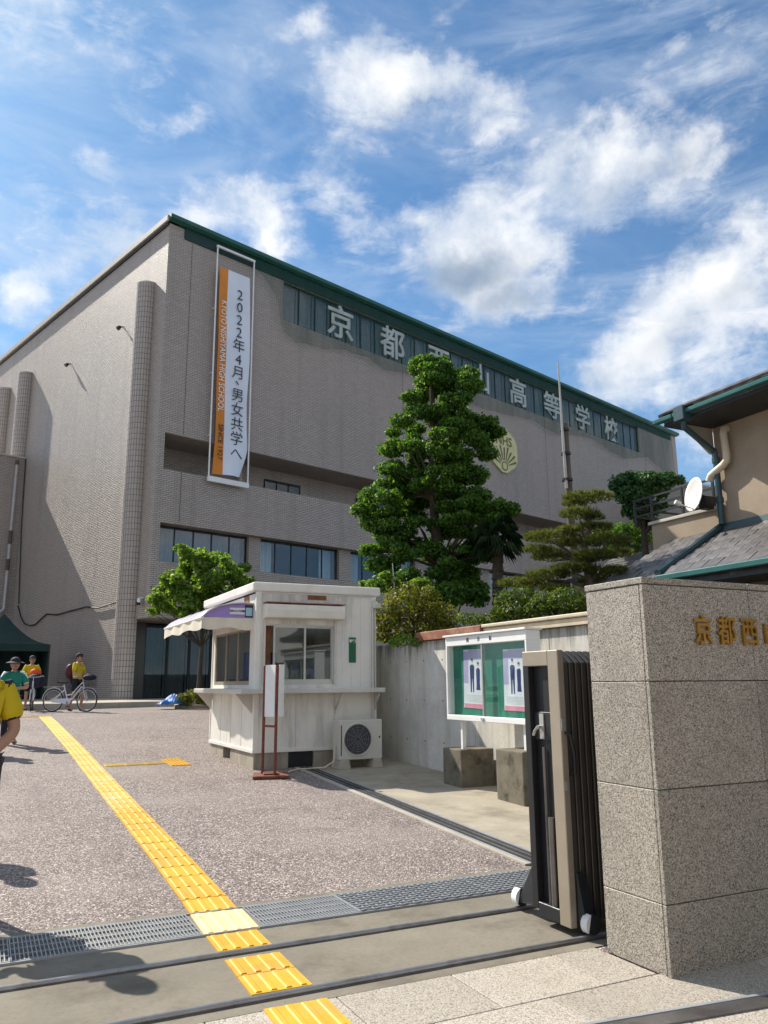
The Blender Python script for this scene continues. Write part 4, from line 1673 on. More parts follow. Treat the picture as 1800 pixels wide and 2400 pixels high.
# posters
def poster(yl, yr, zt, zb, tilt, lab):
    p = thing('poster', lab, 'poster', (X0 + 0.097, (yl + yr) / 2, (zt + zb) / 2), 0, 'posters in the notice board')
    w, h = yl - yr, zt - zb
    p.rotation_euler = (tilt, 0, 0)

    def q(name, a0, a1, b0, b1, mt, d=0.0):   # a from left (far side) 0..1, b from bottom 0..1
        m_ = MB()
        ya, yb = w / 2 - a1 * w, w / 2 - a0 * w
        m_.box(-0.0012 - d, 0, ya, yb, -h / 2 + b0 * h, -h / 2 + b1 * h)
        return m_.build(name, mt, p)
    q('sheet', 0, 1, 0, 1, PAPER)
    q('pink_band', 0.03, 0.97, 0.0, 0.075, PINK, 0.0010)
    q('lilac_panel', 0.0, 0.24, 0.42, 0.97, LILAC, 0.0008)
    q('lilac_head', 0.24, 1.0, 0.84, 0.99, LILAC, 0.0006)
    for nm, cx_, top, wd, skirt in (('figure_print', 0.43, 0.82, 0.12, False), ('figure_print', 0.72, 0.76, 0.10, True)):
        m_ = MB()

        def pt(a, b):
            return (-0.0028, w / 2 - a * w, -h / 2 + b * h)
        hd = 0.035

        def poly(pts):
            m_.prism([pt(a, b) for a, b in pts], (0.0008, 0, 0), 0)
        sh_ = top - 0.10
        hip = sh_ - 0.22
        bot = 0.27
        poly([(cx_ - wd * .9, sh_ - .01), (cx_ - wd * .5, sh_ + .02), (cx_ + wd * .5, sh_ + .02), (cx_ + wd * .9, sh_ - .01), (cx_ + wd * .8, hip), (cx_ - wd * .8, hip)])
        if skirt:
            poly([(cx_ - wd * .75, hip), (cx_ + wd * .75, hip), (cx_ + wd * 1.0, hip - .13), (cx_ - wd * .9, hip - .13)])
            poly([(cx_ - .06, hip - .17), (cx_ + .09, hip - .17), (cx_ + .05, bot), (cx_, bot)])
        else:
            poly([(cx_ - wd * .75, hip), (cx_ - .01, hip), (cx_ - .03, bot), (cx_ - wd * .7, bot)])
            poly([(cx_ + .01, hip), (cx_ + wd * .75, hip), (cx_ + wd * .7, bot), (cx_ + .04, bot)])
        m_.prism([pt(cx_ + 0.05 * math.cos(a), top - .005 + 0.032 * math.sin(a)) for a in [R(36 * i) for i in range(10)]], (0.0006, 0, 0), 0)
        f = m_.build(nm, NAVY, p)
        m_ = MB()
        m_.prism([(-0.0034, w / 2 - (cx_ + 0.035 * math.cos(a)) * w, -h / 2 + (top - .025 + 0.022 * math.sin(a)) * h) for a in [R(36 * i) for i in range(10)]], (0.0005, 0, 0))
        m_.build('face_print', SKIN_PRINT, f)
    m_ = MB()
    for i in range(6):
        b = 0.215 - i * 0.022
        m_.box(-0.0024, -0.0018, -w / 2 + w * 0.10, w / 2 - w * (0.12 + 0.1 * (i % 2)), -h / 2 + b * h, -h / 2 + (b + 0.007) * h)
    m_.build('print_lines', KIOSK_TRIM, p)
    return p


poster(9.10, 8.62, 1.83, 1.09, R(1.2), 'poster of two navy figures in the half of the notice board nearer the booth')
poster(8.19, 7.75, 1.80, 1.08, R(0.6), 'poster of two navy figures in the board half partly behind the folded gate')
for (x0, x1, y0, y1, zt, lab) in ((5.53, 6.03, 9.03, 9.49, 0.575, 'mossy concrete block under the notice board post nearer the booth'), (5.47, 5.98, 7.62, 8.16, 0.65, 'taller concrete block under the notice board, half behind the folded gate')):
    b = MB()
    b.box(x0, x1, y0, y1, gz(y0) - 0.05, zt)
    o = b.build('concrete_block', CONC_BLOCK, None, bevel=0.015, seg=2)
    tag(o, lab, 'block', 'concrete blocks carrying the notice board')

# ------------------------------------------------------------------ gatekeeper's booth
bo = thing('guard_booth', 'small off-white gatekeeper booth with counter and sliding windows', 'booth')
x0, x1, y0, y1 = 3.637, 5.634, 11.754, 14.32
zf, zs, zt = 0.43, 1.30, 2.80
# footing of single blocks
fi = 0
for k in range(6):
    a, b = y0 + 0.02 + k * (y1 - y0 - 0.04) / 6, y0 + 0.02 + (k + 1) * (y1 - y0 - 0.04) / 6
    if k == 3:
        continue
    mb = MB()
    mb.box(x0 + 0.015, x0 + 0.15, a + .003, b - .003, gz(a) - 0.08, zf)
    mb.build('footing_block', CONC_FOOT, bo, bevel=0.006)
for k in range(5):
    a, b = x0 + 0.155 + k * 0.40, x0 + 0.155 + (k + 1) * 0.40
    if k in (1,):
        continue
    mb = MB()
    mb.box(a + .003, min(b, x1) - .003, y0 + 0.012, y0 + 0.15, 0.1, zf)
    mb.build('footing_block', CONC_FOOT, bo, bevel=0.006)
mb = MB()
mb.box(x0 + 0.16, x1, y0 + 0.16, y1, 0.05, zf - 0.01)
mb.build('footing_core', PIT, bo)
mb = MB()
mb.box(x0 + .56, x0 + .945, y0 + .05, y0 + .12, gz(y0), zf - .02)
mb.build('crawl_vent', DARK_ALU, bo)
# walls with openings
mb = MB()
t_ = 0.06
wl0, wl1, wz0, wz1 = 12.06, 14.14, 1.40, 2.26        # side window
wf0, wf1, fz0, fz1 = 3.77, 4.90, 1.40, 2.315         # front window
mb.box(x0, x0 + t_, y0 + .05, y1, zf, wz0)
mb.box(x0, x0 + t_, y0 + .05, wl0, wz0, zt)
mb.box(x0, x0 + t_, wl1, y1, wz0, zt)
mb.box(x0, x0 + t_, wl0, wl1, wz1, zt)
mb.box(x0 + t_, x1, y0, y0 + t_, zf, fz0)
mb.box(x0 + t_, wf0, y0, y0 + t_, fz0, zt)
mb.box(wf1, x1, y0, y0 + t_, fz0, zt)
mb.box(wf0, wf1, y0, y0 + t_, fz1, zt)
mb.box(x1 - t_, x1, y0 + t_, y1, zf, zt)
mb.box(x0 + t_, x1 - t_, y1 - t_, y1, zf, zt)
mb.build('wall', KIOSK_WALL, bo)
for q in ((x0 - .012, x0 + .07, y0 - .012, y0 + .05), (x1 - .035, x1 + .012, y0 - .012, y0 + .05), (x0 - .012, x0 + .05, y1 - .04, y1 + .01)):
    mb = MB()
    mb.box(*q, zf - .01, zt)
    mb.build('corner_post', KIOSK_ROOF, bo, bevel=0.006)
mb = MB()
mb.box(x0 - .016, x1 + .01, y0 - .016, y0 + .02, zf - .012, zf + .04)
mb.box(x0 - .016, x0 + .02, y0 + .021, y1, zf - .012, zf + .04)
mb.build('base_trim', KIOSK_ROOF, bo, bevel=0.004)
for y in (12.40, 13.0, 13.62):       # panel joint covers
    mb = MB()
    mb.box(x0 - .004, x0, y - .006, y + .006, zf + .05, zs - .03)
    mb.build('panel_seam', KIOSK_TRIM, bo)
for x in (4.29, 4.92):
    mb = MB()
    mb.box(x - .007, x + .007, y0 - .004, y0, zf + .05, zs - .03)
    mb.build('panel_seam', KIOSK_TRIM, bo)
for k in range(4):
    x = 5.05 + k * 0.16
    if x < x1 - .05:
        mb = MB()
        mb.box(x - .002, x + .002, y0 - .002, y0, 1.36, zt - .02)
        mb.build('panel_seam', KIOSK_TRIM, bo)
# roof slab
mb = MB()
mb.box(x0 - .07, x1 + .09, y0 - .03, y1 + .55, 2.80, 2.945)
mb.build('roof', KIOSK_ROOF, bo, bevel=0.025, seg=2)
mb = MB()
mb.box(x0 + .0, x1 + .02, y0 - .01, y1 + .45, 2.775, 2.799)
mb.build('roof_underside', KIOSK_TRIM, bo)
# vents
for (a, b, c, d, nm) in ((4.46, 4.77, 2.705, 2.775, 'front'), (0, 0, 0, 0, 'side')):
    mb = MB()
    if nm == 'front':
        mb.box(a, b, y0 - .012, y0 - .0, c, d)
        for k in range(8):
            mb.box(a + .02 + k * .035, a + .038 + k * .035, y0 - .016, y0 - .012, c + .01, d - .01)
    else:
        mb.box(x0 - .012, x0, 12.15, 12.4, 2.66, 2.77)
    mb.build('vent', WOOD, bo)
# roller shutter box over the front window
mb = MB()
mb.prism([(3.735, y0, 2.615), (3.735, y0 - .20, 2.60), (3.735, y0 - .20, 2.52), (3.735, y0 - .17, 2.40), (3.735, y0, 2.38)], (1.29, 0, 0))
mb.build('shutter_box', KIOSK_ROOF, bo, bevel=0.008)
mb = MB()
mb.box(3.735, 5.025, y0 - .205, y0 - .0, 2.618, 2.632)
mb.build('shutter_flashing', RUST_COPE, bo)
mb = MB()
mb.box(3.745, 3.772, y0 - .05, y0, 1.40, 2.38)
mb.box(4.90, 4.932, y0 - .05, y0, 1.40, 2.38)
mb.build('shutter_guide', KIOSK_TRIM, bo)
# front window: sash frames
fw_ = MB()
yv = y0 + 0.012
fw_.box(wf0, wf1, yv - .01, yv + .045, fz0, fz0 + .05)
fw_.box(wf0, wf1, yv - .01, yv + .045, fz1 - .03, fz1)
wf = fw_.build('window', ALU, bo)
for a, b, d_ in ((3.915, 4.445, 0.0), (4.42, 4.90, .025)):
    s = MB()
    z_0, z_1 = fz0 + .05, fz1 - .03
    s.box(a, a + .03, yv + d_, yv + d_ + .02, z_0, z_1)
    s.box(b - .03, b, yv + d_, yv + d_ + .02, z_0, z_1)
    s.box(a + .03, b - .03, yv + d_, yv + d_ + .02, z_0, z_0 + .03)
    s.box(a + .03, b - .03, yv + d_, yv + d_ + .02, z_1 - .025, z_1)
    s.build('sash', ALU, wf)
    p = MB()
    p.box(a + .03, b - .03, yv + d_ + .008, yv + d_ + .012, z_0 + .03, z_1 - .025)
    p.build('pane', GLASS, wf)
mb = MB()
mb.box(3.772, 3.905, y0 + .10, y0 + .115, 1.40, 2.30)
mb.build('wood_board', WOOD, bo)
# side window
mb = MB()
mb.box(x0 + .005, x0 + .05, wl0, wl1, wz0, wz0 + .06)
mb.box(x0 + .005, x0 + .05, wl0, wl1, wz1 - .03, wz1)
for y in (wl0 + .015, 12.75, 13.45, wl1 - .02):
    mb.box(x0 + .008, x0 + .048, y - .02, y + .02, wz0 + .06, wz1 - .03)
ws = mb.build('window', BRONZE, bo)
mb = MB()
mb.box(x0 + .024, x0 + .029, wl0 + .01, wl1 - .01, wz0 + .06, wz1 - .03)
mb.build('pane', GLASS, ws)
# inside: desk, blue curtain, shelves
mb = MB()
mb.box(x0 + .07, x1 - .1, y1 - .5, y1 - .1, zf, 1.25)
mb.box(x1 - .4, x1 - .09, y0 + .7, y1 - .5, zf, 2.1)
mb.build('cupboard', CURTAIN_G, bo)
mb = MB()
mb.grid(lambda a, b: (4.0 + a * 0.6, 13.6 + 0.03 * math.sin(a * 30), 1.1 + b * 0.85), 40, 1)
mb.build('blue_curtain', BLUE_TARP, bo, smooth=True)
mb = MB()
mb.box(x0 + .1, x0 + .5, 13.55, 13.85, 1.36, 1.5)
mb.box(x0 + .08, x0 + .35, 12.9, 13.2, 1.38, 1.46)
mb.build('desk_tray', WOOD, bo)
# counter round two sides
mb = MB()
mb.prism([(3.335, 11.45, 1.272), (5.665, 11.45, 1.272), (5.665, 11.752, 1.272), (3.635, 11.752, 1.272), (3.635, 14.36, 1.272), (3.335, 14.36, 1.272)], (0, 0, 0.072))
mb.build('counter', KIOSK_TRIM, bo, bevel=0.008)
for y in (11.82, 14.2):
    mb = MB()
    mb.prism([(3.625, y, 1.27), (3.36, y, 1.27), (3.625, y, 0.98)], (0, 0.03, 0))
    mb.build('counter_bracket', KIOSK_TRIM, bo)
for x in (3.72, 4.93, 5.58):
    mb = MB()
    mb.bar((x, 11.50, 1.26), (x, y0 - .01, 1.02), 0.025, 0.025)
    mb.box(x - .012, x + .012, y0 - .02, y0, 0.95, 1.27)
    mb.build('counter_bracket', KIOSK_TRIM, bo)
# awning on the court side
prof = [(3.635, 2.615), (3.50, 2.625), (3.30, 2.61), (3.09, 2.565), (2.95, 2.49), (2.86, 2.405)]
mb = MB()
mb.grid(lambda a, b: (np.interp(a, np.linspace(0, 1, 6), [p[0] for p in prof]), 11.90 + b * 2.80, np.interp(a, np.linspace(0, 1, 6), [p[1] for p in prof])), 20, 8)
aw = mb.build('awning', PURPLE_TOP, bo, smooth=True)
sm = aw.modifiers.new('solid', 'SOLIDIFY')
sm.thickness = 0.012
mb = MB()
for y in (11.93, 12.7, 13.3, 13.9, 14.67):
    mb.tube([(x, y, z + .012) for x, z in prof], 0.010, 6)
mb.tube([(2.85, 11.9, 2.395), (2.85, 14.7, 2.395)], 0.022, 8)
mb.build('awning_rib', KIOSK_ROOF, aw, smooth=True)
mb = MB()
mb.prism([(x, 11.945, z - .012) for x, z in prof] + [(2.87, 11.945, 2.385), (3.635, 11.945, 2.385)], (0, 0.012, 0))
mb.build('end_panel', PURPLE, aw)
mb = MB()
mb.box(3.27, 3.505, 11.93, 11.945, 2.455, 2.555)
pa = mb.build('notice_plate', PAPER, aw)
text('lettering', '防犯カメラ作動', 0.036, LETTER_K, aw, (3.388, 11.926, 2.503), (R(90), 0, 0), 0.001, 0.0012, sx=0.92)
mb = MB()
mb.box(3.51, 3.628, 11.93, 11.945, 2.42, 2.60)
mb.build('sticker_frame', BLACK, aw)
mb = MB()
mb.box(3.518, 3.62, 11.926, 11.93, 2.435, 2.56)
mb.build('sticker', EMBLEM_Y if False else pmat('sticker_blue', (0.36, 0.56, 0.70), 0.5, 0.1), aw)
mb = MB()
mb.grid(lambda a, b: (2.85 + a * 0.785, 11.925 + 0.010 * math.sin(a * 17), 2.40 - b * (0.165 + 0.02 * math.sin(a * 9))), 24, 2)
mb.grid(lambda a, b: (2.845 + 0.010 * math.sin(a * 25), 11.925 + a * 2.78, 2.40 - b * (0.165 + 0.02 * math.sin(a * 14))), 40, 2)
va = mb.build('valance', CREAM_CLOTH, aw, smooth=True)
# plates, thermometer strip and pipe on the front wall
mb = MB()
mb.box(5.165, 5.285, y0 - .016, y0 - .004, 1.735, 2.13)
pt_ = mb.build('name_plate', GREEN_PLATE, bo, bevel=0.003)
ob = [text('lettering', '守衛', 0.062, LETTER_W, pt_, (5.225, y0 - .019, 2.065), (R(90), 0, 0), 0.001, 0.003), text('lettering', '室', 0.05, RUST_COPE, pt_, (5.235, y0 - .019, 1.87), (R(90), 0, 0), 0.001, 0.003)]
join(ob, 'lettering')
mb = MB()
mb.box(5.035, 5.085, y0 - .008, y0 - .003, 1.80, 2.07)
mb.build('paper_slip', PAPER, bo)
mb = MB()
mb.tube([(5.575, y0 - .03, 2.72), (5.575, y0 - .03, 0.95), (5.575, y0 - .03, 0.80)], 0.018, 8)
mb.tube([(5.615, y0 - .03, 2.66), (5.615, y0 - .03, 1.0)], 0.012, 8)
mb.build('wall_pipe', KIOSK_TRIM, bo, smooth=True)
mb = MB()
mb.box(5.56, 5.70, y0 - .1, y0 + .1, 2.60, 2.68)
mb.build('pipe_hood', KIOSK_TRIM, bo, bevel=0.01)

# air conditioner outdoor unit
ac = thing('air_conditioner', 'beige air conditioner unit on two feet beside the booth', 'air conditioner')
ax0, ax1, ay, az0, az1 = 4.825, 5.525, 11.30, 0.30, 0.875
mb = MB()
mb.box(ax0, ax1, ay, ay + .27, az0, az1)
mb.build('body', pmat('ac_body', (0.62, 0.60, 0.53), 0.4, 0.04), ac, bevel=0.012, seg=2)
mb = MB()
mb.disc((5.115, ay - .001, 0.59), (0, 1, 0), 0.225, 0.006, 40)
mb.build('fan_opening', pmat('fan_dark', (0.055, 0.055, 0.068), 0.5, 0.1), ac)
mb = MB()
for k in range(1, 7):
    mb.ring((5.115, ay - .012, 0.59), (0, 1, 0), 0.035 * k, 0.0035, 36, 4)
for k in range(12):
    a = R(30 * k)
    mb.bar((5.115 + .03 * math.cos(a), ay - .012, .59 + .03 * math.sin(a)), (5.115 + .215 * math.cos(a), ay - .012, .59 + .215 * math.sin(a)), .005, .005)
mb.build('fan_guard', pmat('fan_guard', (0.20, 0.20, 0.22), 0.4, 0.05), ac)
mb = MB()
mb.ring((5.115, ay - .008, 0.59), (0, 1, 0), 0.232, 0.012, 40, 6)
mb.build('fan_ring', MATS['ac_body'], ac, smooth=True)
mb = MB()
for k in range(5):
    a = R(72 * k + 20)
    c_ = Vector((5.115, ay + .03, .59))
    mb.obox(c_ + Vector((math.cos(a), 0, math.sin(a))) * .11, Vector((math.cos(a), 0, math.sin(a))) * .09, Vector((-math.sin(a), .4, math.cos(a))) * .05, (0, .004, 0))
mb.build('fan_blade', KIOSK_TRIM, ac)
mb = MB()
mb.box(5.468, 5.49, ay - .004, ay, 0.60, 0.63)
mb.build('badge', DARK_ALU, ac)
mb = MB()
mb.box(4.84, 4.855, ay - .004, ay, 0.36, 0.80)
mb.build('side_slot', DARK_ALU, ac)
for x in (4.90, 5.43):
    mb = MB()
    z_ = gz(ay)
    mb.prism([(x - .09, ay - .05, z_), (x + .09, ay - .05, z_), (x + .06, ay - .05, az0), (x - .06, ay - .05, az0)], (0, .36, 0))
    mb.build('foot', CONC_PLINTH, ac, bevel=0.006)
mb = MB()
mb.tube([(4.80, 11.42, 0.5), (4.77, 11.40, 0.28), (4.6, 11.36, 0.205), (4.2, 11.40, 0.20), (4.0, 11.2, 0.195)], 0.012, 6)
tag(mb.build('drain_hose', PIPE_CREAM, None, smooth=True), 'thin cream hose trailing on the ground from the air conditioner', 'hose')

# rusty standing sign in front of the booth, seen almost edge-on
sg = thing('standing_sign', 'rusty standing sign with white panel on a square iron base', 'sign')
mb = MB()
zb = gz(10.97)
c_ = Vector((3.655, 10.97, zb + .02))
mb.obox(c_, Vector((.235, -.06, 0)), Vector((.075, .23, 0)), (0, 0, .018))
mb.obox(c_ + Vector((0, 0, .028)), Vector((.10, -.03, 0)), Vector((.035, .13, 0)), (0, 0, .012))
mb.build('base_plate', RUST, sg, bevel=0.004)
p1, p2 = Vector((3.575, 11.10, 0)), Vector((3.655, 10.80, 0))
for p in (p1, p2):
    mb = MB()
    mb.tube([(p.x, p.y, zb + .03), (p.x + .005, p.y, 1.665)], 0.0215, 8)
    mb.build('post', RUST, sg, smooth=True)
mb = MB()
mb.bar((p1.x, p1.y, 0.84), (p2.x, p2.y, 0.84), .02, .03)
mb.build('cross_bar', RUST, sg)
mb = MB()
dv = (p2 - p1).normalized()
nv_ = Vector((-dv.y, dv.x, 0))
cc_ = (p1 + p2) / 2
mb.obox(Vector((cc_.x, cc_.y, 1.32)), dv * 0.125, nv_ * 0.006, (0, 0, .355))
mb.build('sign_panel', WHITE, sg)
mb = MB()
mb.obox(Vector((p2.x, p2.y, 1.325)) + dv * 0.03 + Vector((0.055, 0.01, 0)), Vector((.038, .012, 0)), Vector((-.003, .008, 0)), (0, 0, .352))
mb.build('sign_panel', WHITE, sg)

# ------------------------------------------------------------------ neighbouring house
ho = thing('neighbour_house', 'beige stucco house with dark tiled roofs and teal gutters above the granite pillar', 'house')
HX = 11.0
mb = MB()
mb.box(HX, 20, -3, 9.33, 2.9, 5.95)
mb.build('upper_wall', STUCCO, ho)
mb = MB()
mb.box(9.9, 20, -3, 10.7, 0.5, 3.0)  # darker stucco paints in the shade below the lower eave
mb.build('lower_wall', STUCCO_DK, ho)
mb = MB()
mb.box(HX, 13, 9.331, 10.92, 2.9, 4.27)
mb.build('balcony_wall', STUCCO, ho)
mb = MB()
mb.box(HX - .05, 13, 9.27, 10.97, 4.271, 4.33)
mb.build('balcony_coping', GREY_COPE, ho, bevel=0.008)
mb = MB()
for z in (4.5, 4.66, 4.82):
    mb.box(HX + .05, HX + .08, 9.34, 11.4, z, z + .035)
    mb.box(HX + .05, 13, 11.37, 11.4, z, z + .035)
for y in (9.5, 10.2, 10.95, 11.39):
    mb.box(HX + .045, HX + .085, y - .02, y + .02, 4.33, 4.86)
mb.build('railing', DARK_ALU, ho)
# upper roof: soffit, slab and tiles
s_ = 0.42
ex, ez = 10.2, 5.86
y_end = 9.62


def up_roof(d, y, lift=0.0):
    return Vector((ex - 0.06 + d * math.cos(math.atan(s_)), y, ez + d * math.sin(math.atan(s_)) + lift))


mb = MB()
mb.prism([(ex, y_end - .05, ez - .12), (ex + 5, y_end - .05, ez - .12), (ex + 5, y_end - .05, ez + 5 * s_ - .01), (ex, y_end - .05, ez - .01)], (0, -13, 0))
mb.build('roof_body', SOFFIT, ho)
mb = MB()
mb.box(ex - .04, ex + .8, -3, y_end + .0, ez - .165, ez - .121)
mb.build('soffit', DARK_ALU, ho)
mb = MB()
mb.prism([(ex + .1, 9.34, ez - .166), (ex + .8, 9.34, ez - .166), (ex + .8, 9.34, ez - .62), (ex + .72, 9.34, ez - .62)], (0, .05, 0))
mb.build('eave_bracket', SOFFIT, ho)


def tile_piece(w, L):
    b = MB()
    pr = []
    n = 6
    for i in range(n + 1):
        t = i / n
        x = -w / 2 + t * w
        z = 0.006 * math.sin(math.pi * t) ** 2 + (0.004 if t > .85 else 0)
        pr.append((x, 0, z + 0.030))
    low = [(p[0], 0, p[2] - 0.030) for p in reversed(pr)]
    poly = pr + low
    b.prism([(p[0], 0, p[2]) for p in poly], (0, L, 0))
    return b


tile0 = tile_piece(0.285, 0.30).build('tile', SLATE, ho)
ang = math.atan(s_)
first = True


def place_tile(pos, ang_, par=ho):
    """tile with its width along Y and its length up a slope that rises towards +X"""
    global first
    o = tile0 if first else inst(tile0, par)
    first = False
    o.location = pos
    o.rotation_euler = Euler((ang_ + 0.12 + rng.uniform(-.015, .015), rng.uniform(-.01, .01), R(-90)), 'XYZ')
    return o


for rI in range(3):
    for k in range(15):
        p = up_roof(rI * 0.25 - 0.10, y_end - .15 - k * 0.272, 0.04)
        place_tile(p, ang)
mb = MB()
p0, p1 = up_roof(0.7, y_end - .05, 0.0), up_roof(5.2, y_end - .05, 0.0)
mb.prism([(p0.x, y_end, p0.z), (p1.x, y_end, p1.z), (p1.x, y_end, p1.z + .05), (p0.x, y_end, p0.z + .05)], (0, -13, 0))
mb.build('roof_slope', SLATE, ho)
mb = MB()
mb.box(ex - .06, ex + .01, -3, y_end - .02, ez - .12, ez + .028)
mb.build('fascia', SLATE, ho)
mb = MB()      # stepped end tiles along the verge
for k in range(8):
    a, b = up_roof(-0.08 + k * .26, y_end - .03), up_roof(.20 + k * .26, y_end - .03)
    mb.bar(a + Vector((0, 0, .035)), b + Vector((0, 0, .055)), .10, .055)
mb.build('verge_tiles', SLATE, ho)
mb = MB()
mb.prism([(ex - .16, -3, ez - .10), (ex - .05, -3, ez - .10), (ex - .05, -3, ez - .03), (ex - .17, -3, ez - .03)], (0, y_end - .3 + 3, 0))
mb.build('gutter', TEAL, ho, bevel=0.012)
mb = MB()
mb.prism([(ex - .165, y_end - .29, ez - .10), (ex - .05, y_end - .29, ez - .10), (ex - .05, y_end - .29, ez - .03), (ex - .175, y_end - .29, ez - .03)], (0, .42, 0))
mb.prism([(ex - .17, y_end + .13, ez - .10), (ex + 2.0, y_end + .13, ez + .75), (ex + 2.0, y_end + .13, ez + .81), (ex - .17, y_end + .13, ez - .03)], (0, -.05, 0))
mb.build('gutter_end', TEAL, ho, bevel=0.01)
mb = MB()
mb.box(ex - .22, ex - .02, 9.02, 9.24, ez - .22, ez + .03)
mb.build('gutter_box', TEAL_DK, ho, bevel=0.012)
mb = MB()
mb.tube([(ex - .11, 9.13, ez - .22), (ex - .10, 9.13, ez - .32), (ex + .35, 9.19, ez - .50), (HX - .12, 9.25, ez - .60), (HX - .09, 9.25, ez - .75), (HX - .09, 9.25, 4.6), (HX - .09, 9.25, 3.98)], 0.052, 10)
mb.build('downpipe', TEAL_DK, ho, smooth=True)
for z in (5.05, 4.35):
    mb = MB()
    mb.tube([(HX - .09, 9.25, z), (HX - .09, 9.25, z + .09)], 0.066, 10)
    mb.build('pipe_clip', TEAL_DK, ho, smooth=True)
mb = MB()
pts = [(HX - .02, 9.02, 5.60), (HX - .10, 9.02, 5.58), (HX - .12, 9.02, 5.50), (HX - .12, 9.0, 5.12), (HX - .12, 9.01, 5.03), (HX - .12, 9.08, 4.97), (HX - .12, 9.25, 4.90), (HX - .12, 9.36, 4.85), (HX - .12, 9.41, 4.76)]
mb.tube(pts, 0.062, 12)
mb.build('flue_pipe', PIPE_CREAM, ho, smooth=True)
# lower roof with single tiles
la = math.atan((3.90 - 3.02) / 1.8)
mb = MB()
mb.prism([(9.24, 10.43, 2.93), (11.0, 10.43, 3.81), (11.0, 10.43, 3.72), (9.24, 10.43, 2.85)], (0, -14, 0))
mb.build('lower_roof_board', SLATE, ho)
for rI in range(8):
    for k in range(15):
        d_ = rI * 0.248
        yy = 10.30 - k * 0.272
        place_tile(Vector((9.18 + d_ * math.cos(la), yy, 2.965 + d_ * math.sin(la))), la)
mb = MB()
mb.tube([(9.16, 9.05, 3.03), (9.30, 9.07, 3.10), (10.98, 9.33, 3.97)], 0.062, 8)
mb.build('hip_ridge', TEAL_DK, ho, smooth=True)
mb = MB()
mb.prism([(10.92, -3, 3.83), (11.01, -3, 3.83), (11.01, -3, 4.0), (10.95, -3, 4.0)], (0, 12.3, 0))
mb.build('wall_flashing', TEAL_DK, ho)
mb = MB()
mb.prism([(9.06, -3, 2.90), (9.18, -3, 2.90), (9.18, -3, 2.985), (9.05, -3, 2.985)], (0, 12.02, 0))
mb.build('gutter', TEAL, ho, bevel=0.012)
mb = MB()
mb.box(9.05, 9.25, 9.03, 9.16, 2.80, 2.97)
mb.build('gutter_box', GREY_COPE, ho, bevel=0.01)
mb = MB()
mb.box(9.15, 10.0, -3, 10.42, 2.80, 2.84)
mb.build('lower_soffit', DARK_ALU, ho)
# satellite dish
di = thing('satellite_dish', 'white satellite dish fixed to the balcony railing', 'dish')
dc = Vector((10.62, 9.53, 4.53))
dn = Vector((-0.86, 0.30, 0.14)).normalized()
a_ = dn.orthogonal().normalized()
b_ = dn.cross(a_)
mb = MB()


def dishf(a, b):
    r_ = 0.30 * b
    t_ = a * 2 * math.pi
    return dc + (a_ * math.cos(t_) + b_ * math.sin(t_)) * r_ - dn * (0.06 * (1 - b * b))


mb.grid(dishf, 36, 6)
d_o = mb.build('reflector', DISH_W, di, smooth=True)
so = d_o.modifiers.new('solid', 'SOLIDIFY')
so.thickness = 0.012
mb = MB()
mb.tube([dc - dn * .06, dc - dn * .16, Vector((11.0, 9.5, 4.45))], .025, 8)
mb.box(10.75, 11.0, 9.42, 9.56, 4.28, 4.5)
mb.build('mount', DARK_ALU, di)
mb = MB()
lnb = dc + dn * .28 - Vector((0, 0, .22))
mb.tube([dc - Vector((0, 0, .26)), lnb], .012, 6)
mb.tube([lnb - dn * .02, lnb + dn * .07 + Vector((0, 0, .03))], .038, 10)
mb.build('receiver_arm', DISH_W, di, smooth=True)
# low neighbouring roof between the dark tree and the house
sh = thing('garden_shed', 'low shed with a dark tiled roof between the dark tree and the stucco house', 'shed')
mb = MB()
mb.box(10.8, 14, 11.2, 13.0, 1.9, 3.42)
mb.build('wall', STUCCO_DK, sh)
mb = MB()
mb.box(10.7, 14, 11.1, 13.1, 3.421, 3.5)
mb.build('coping', TEAL_DK, sh)
mb = MB()
for k in range(7):
    mb.obox((11.4 + k * .10, 12.2, 3.56 + k * .07), (.09, 0, .055), (0, 1.0, 0), (-.012, 0, .018))
mb.build('roof', SLATE, sh)
fh = thing('distant_house', 'far grey gabled house beyond the balcony railing', 'house')
mb = MB()
mb.box(44, 60, 34, 46, 0, 12.6)
mb.build('wall', STUCCO, fh)
mb = MB()
mb.prism([(43, 33, 12.6), (43, 47, 12.6), (43, 40, 15.4)], (18, 0, 0))
mb.build('roof', GREY_COPE, fh)

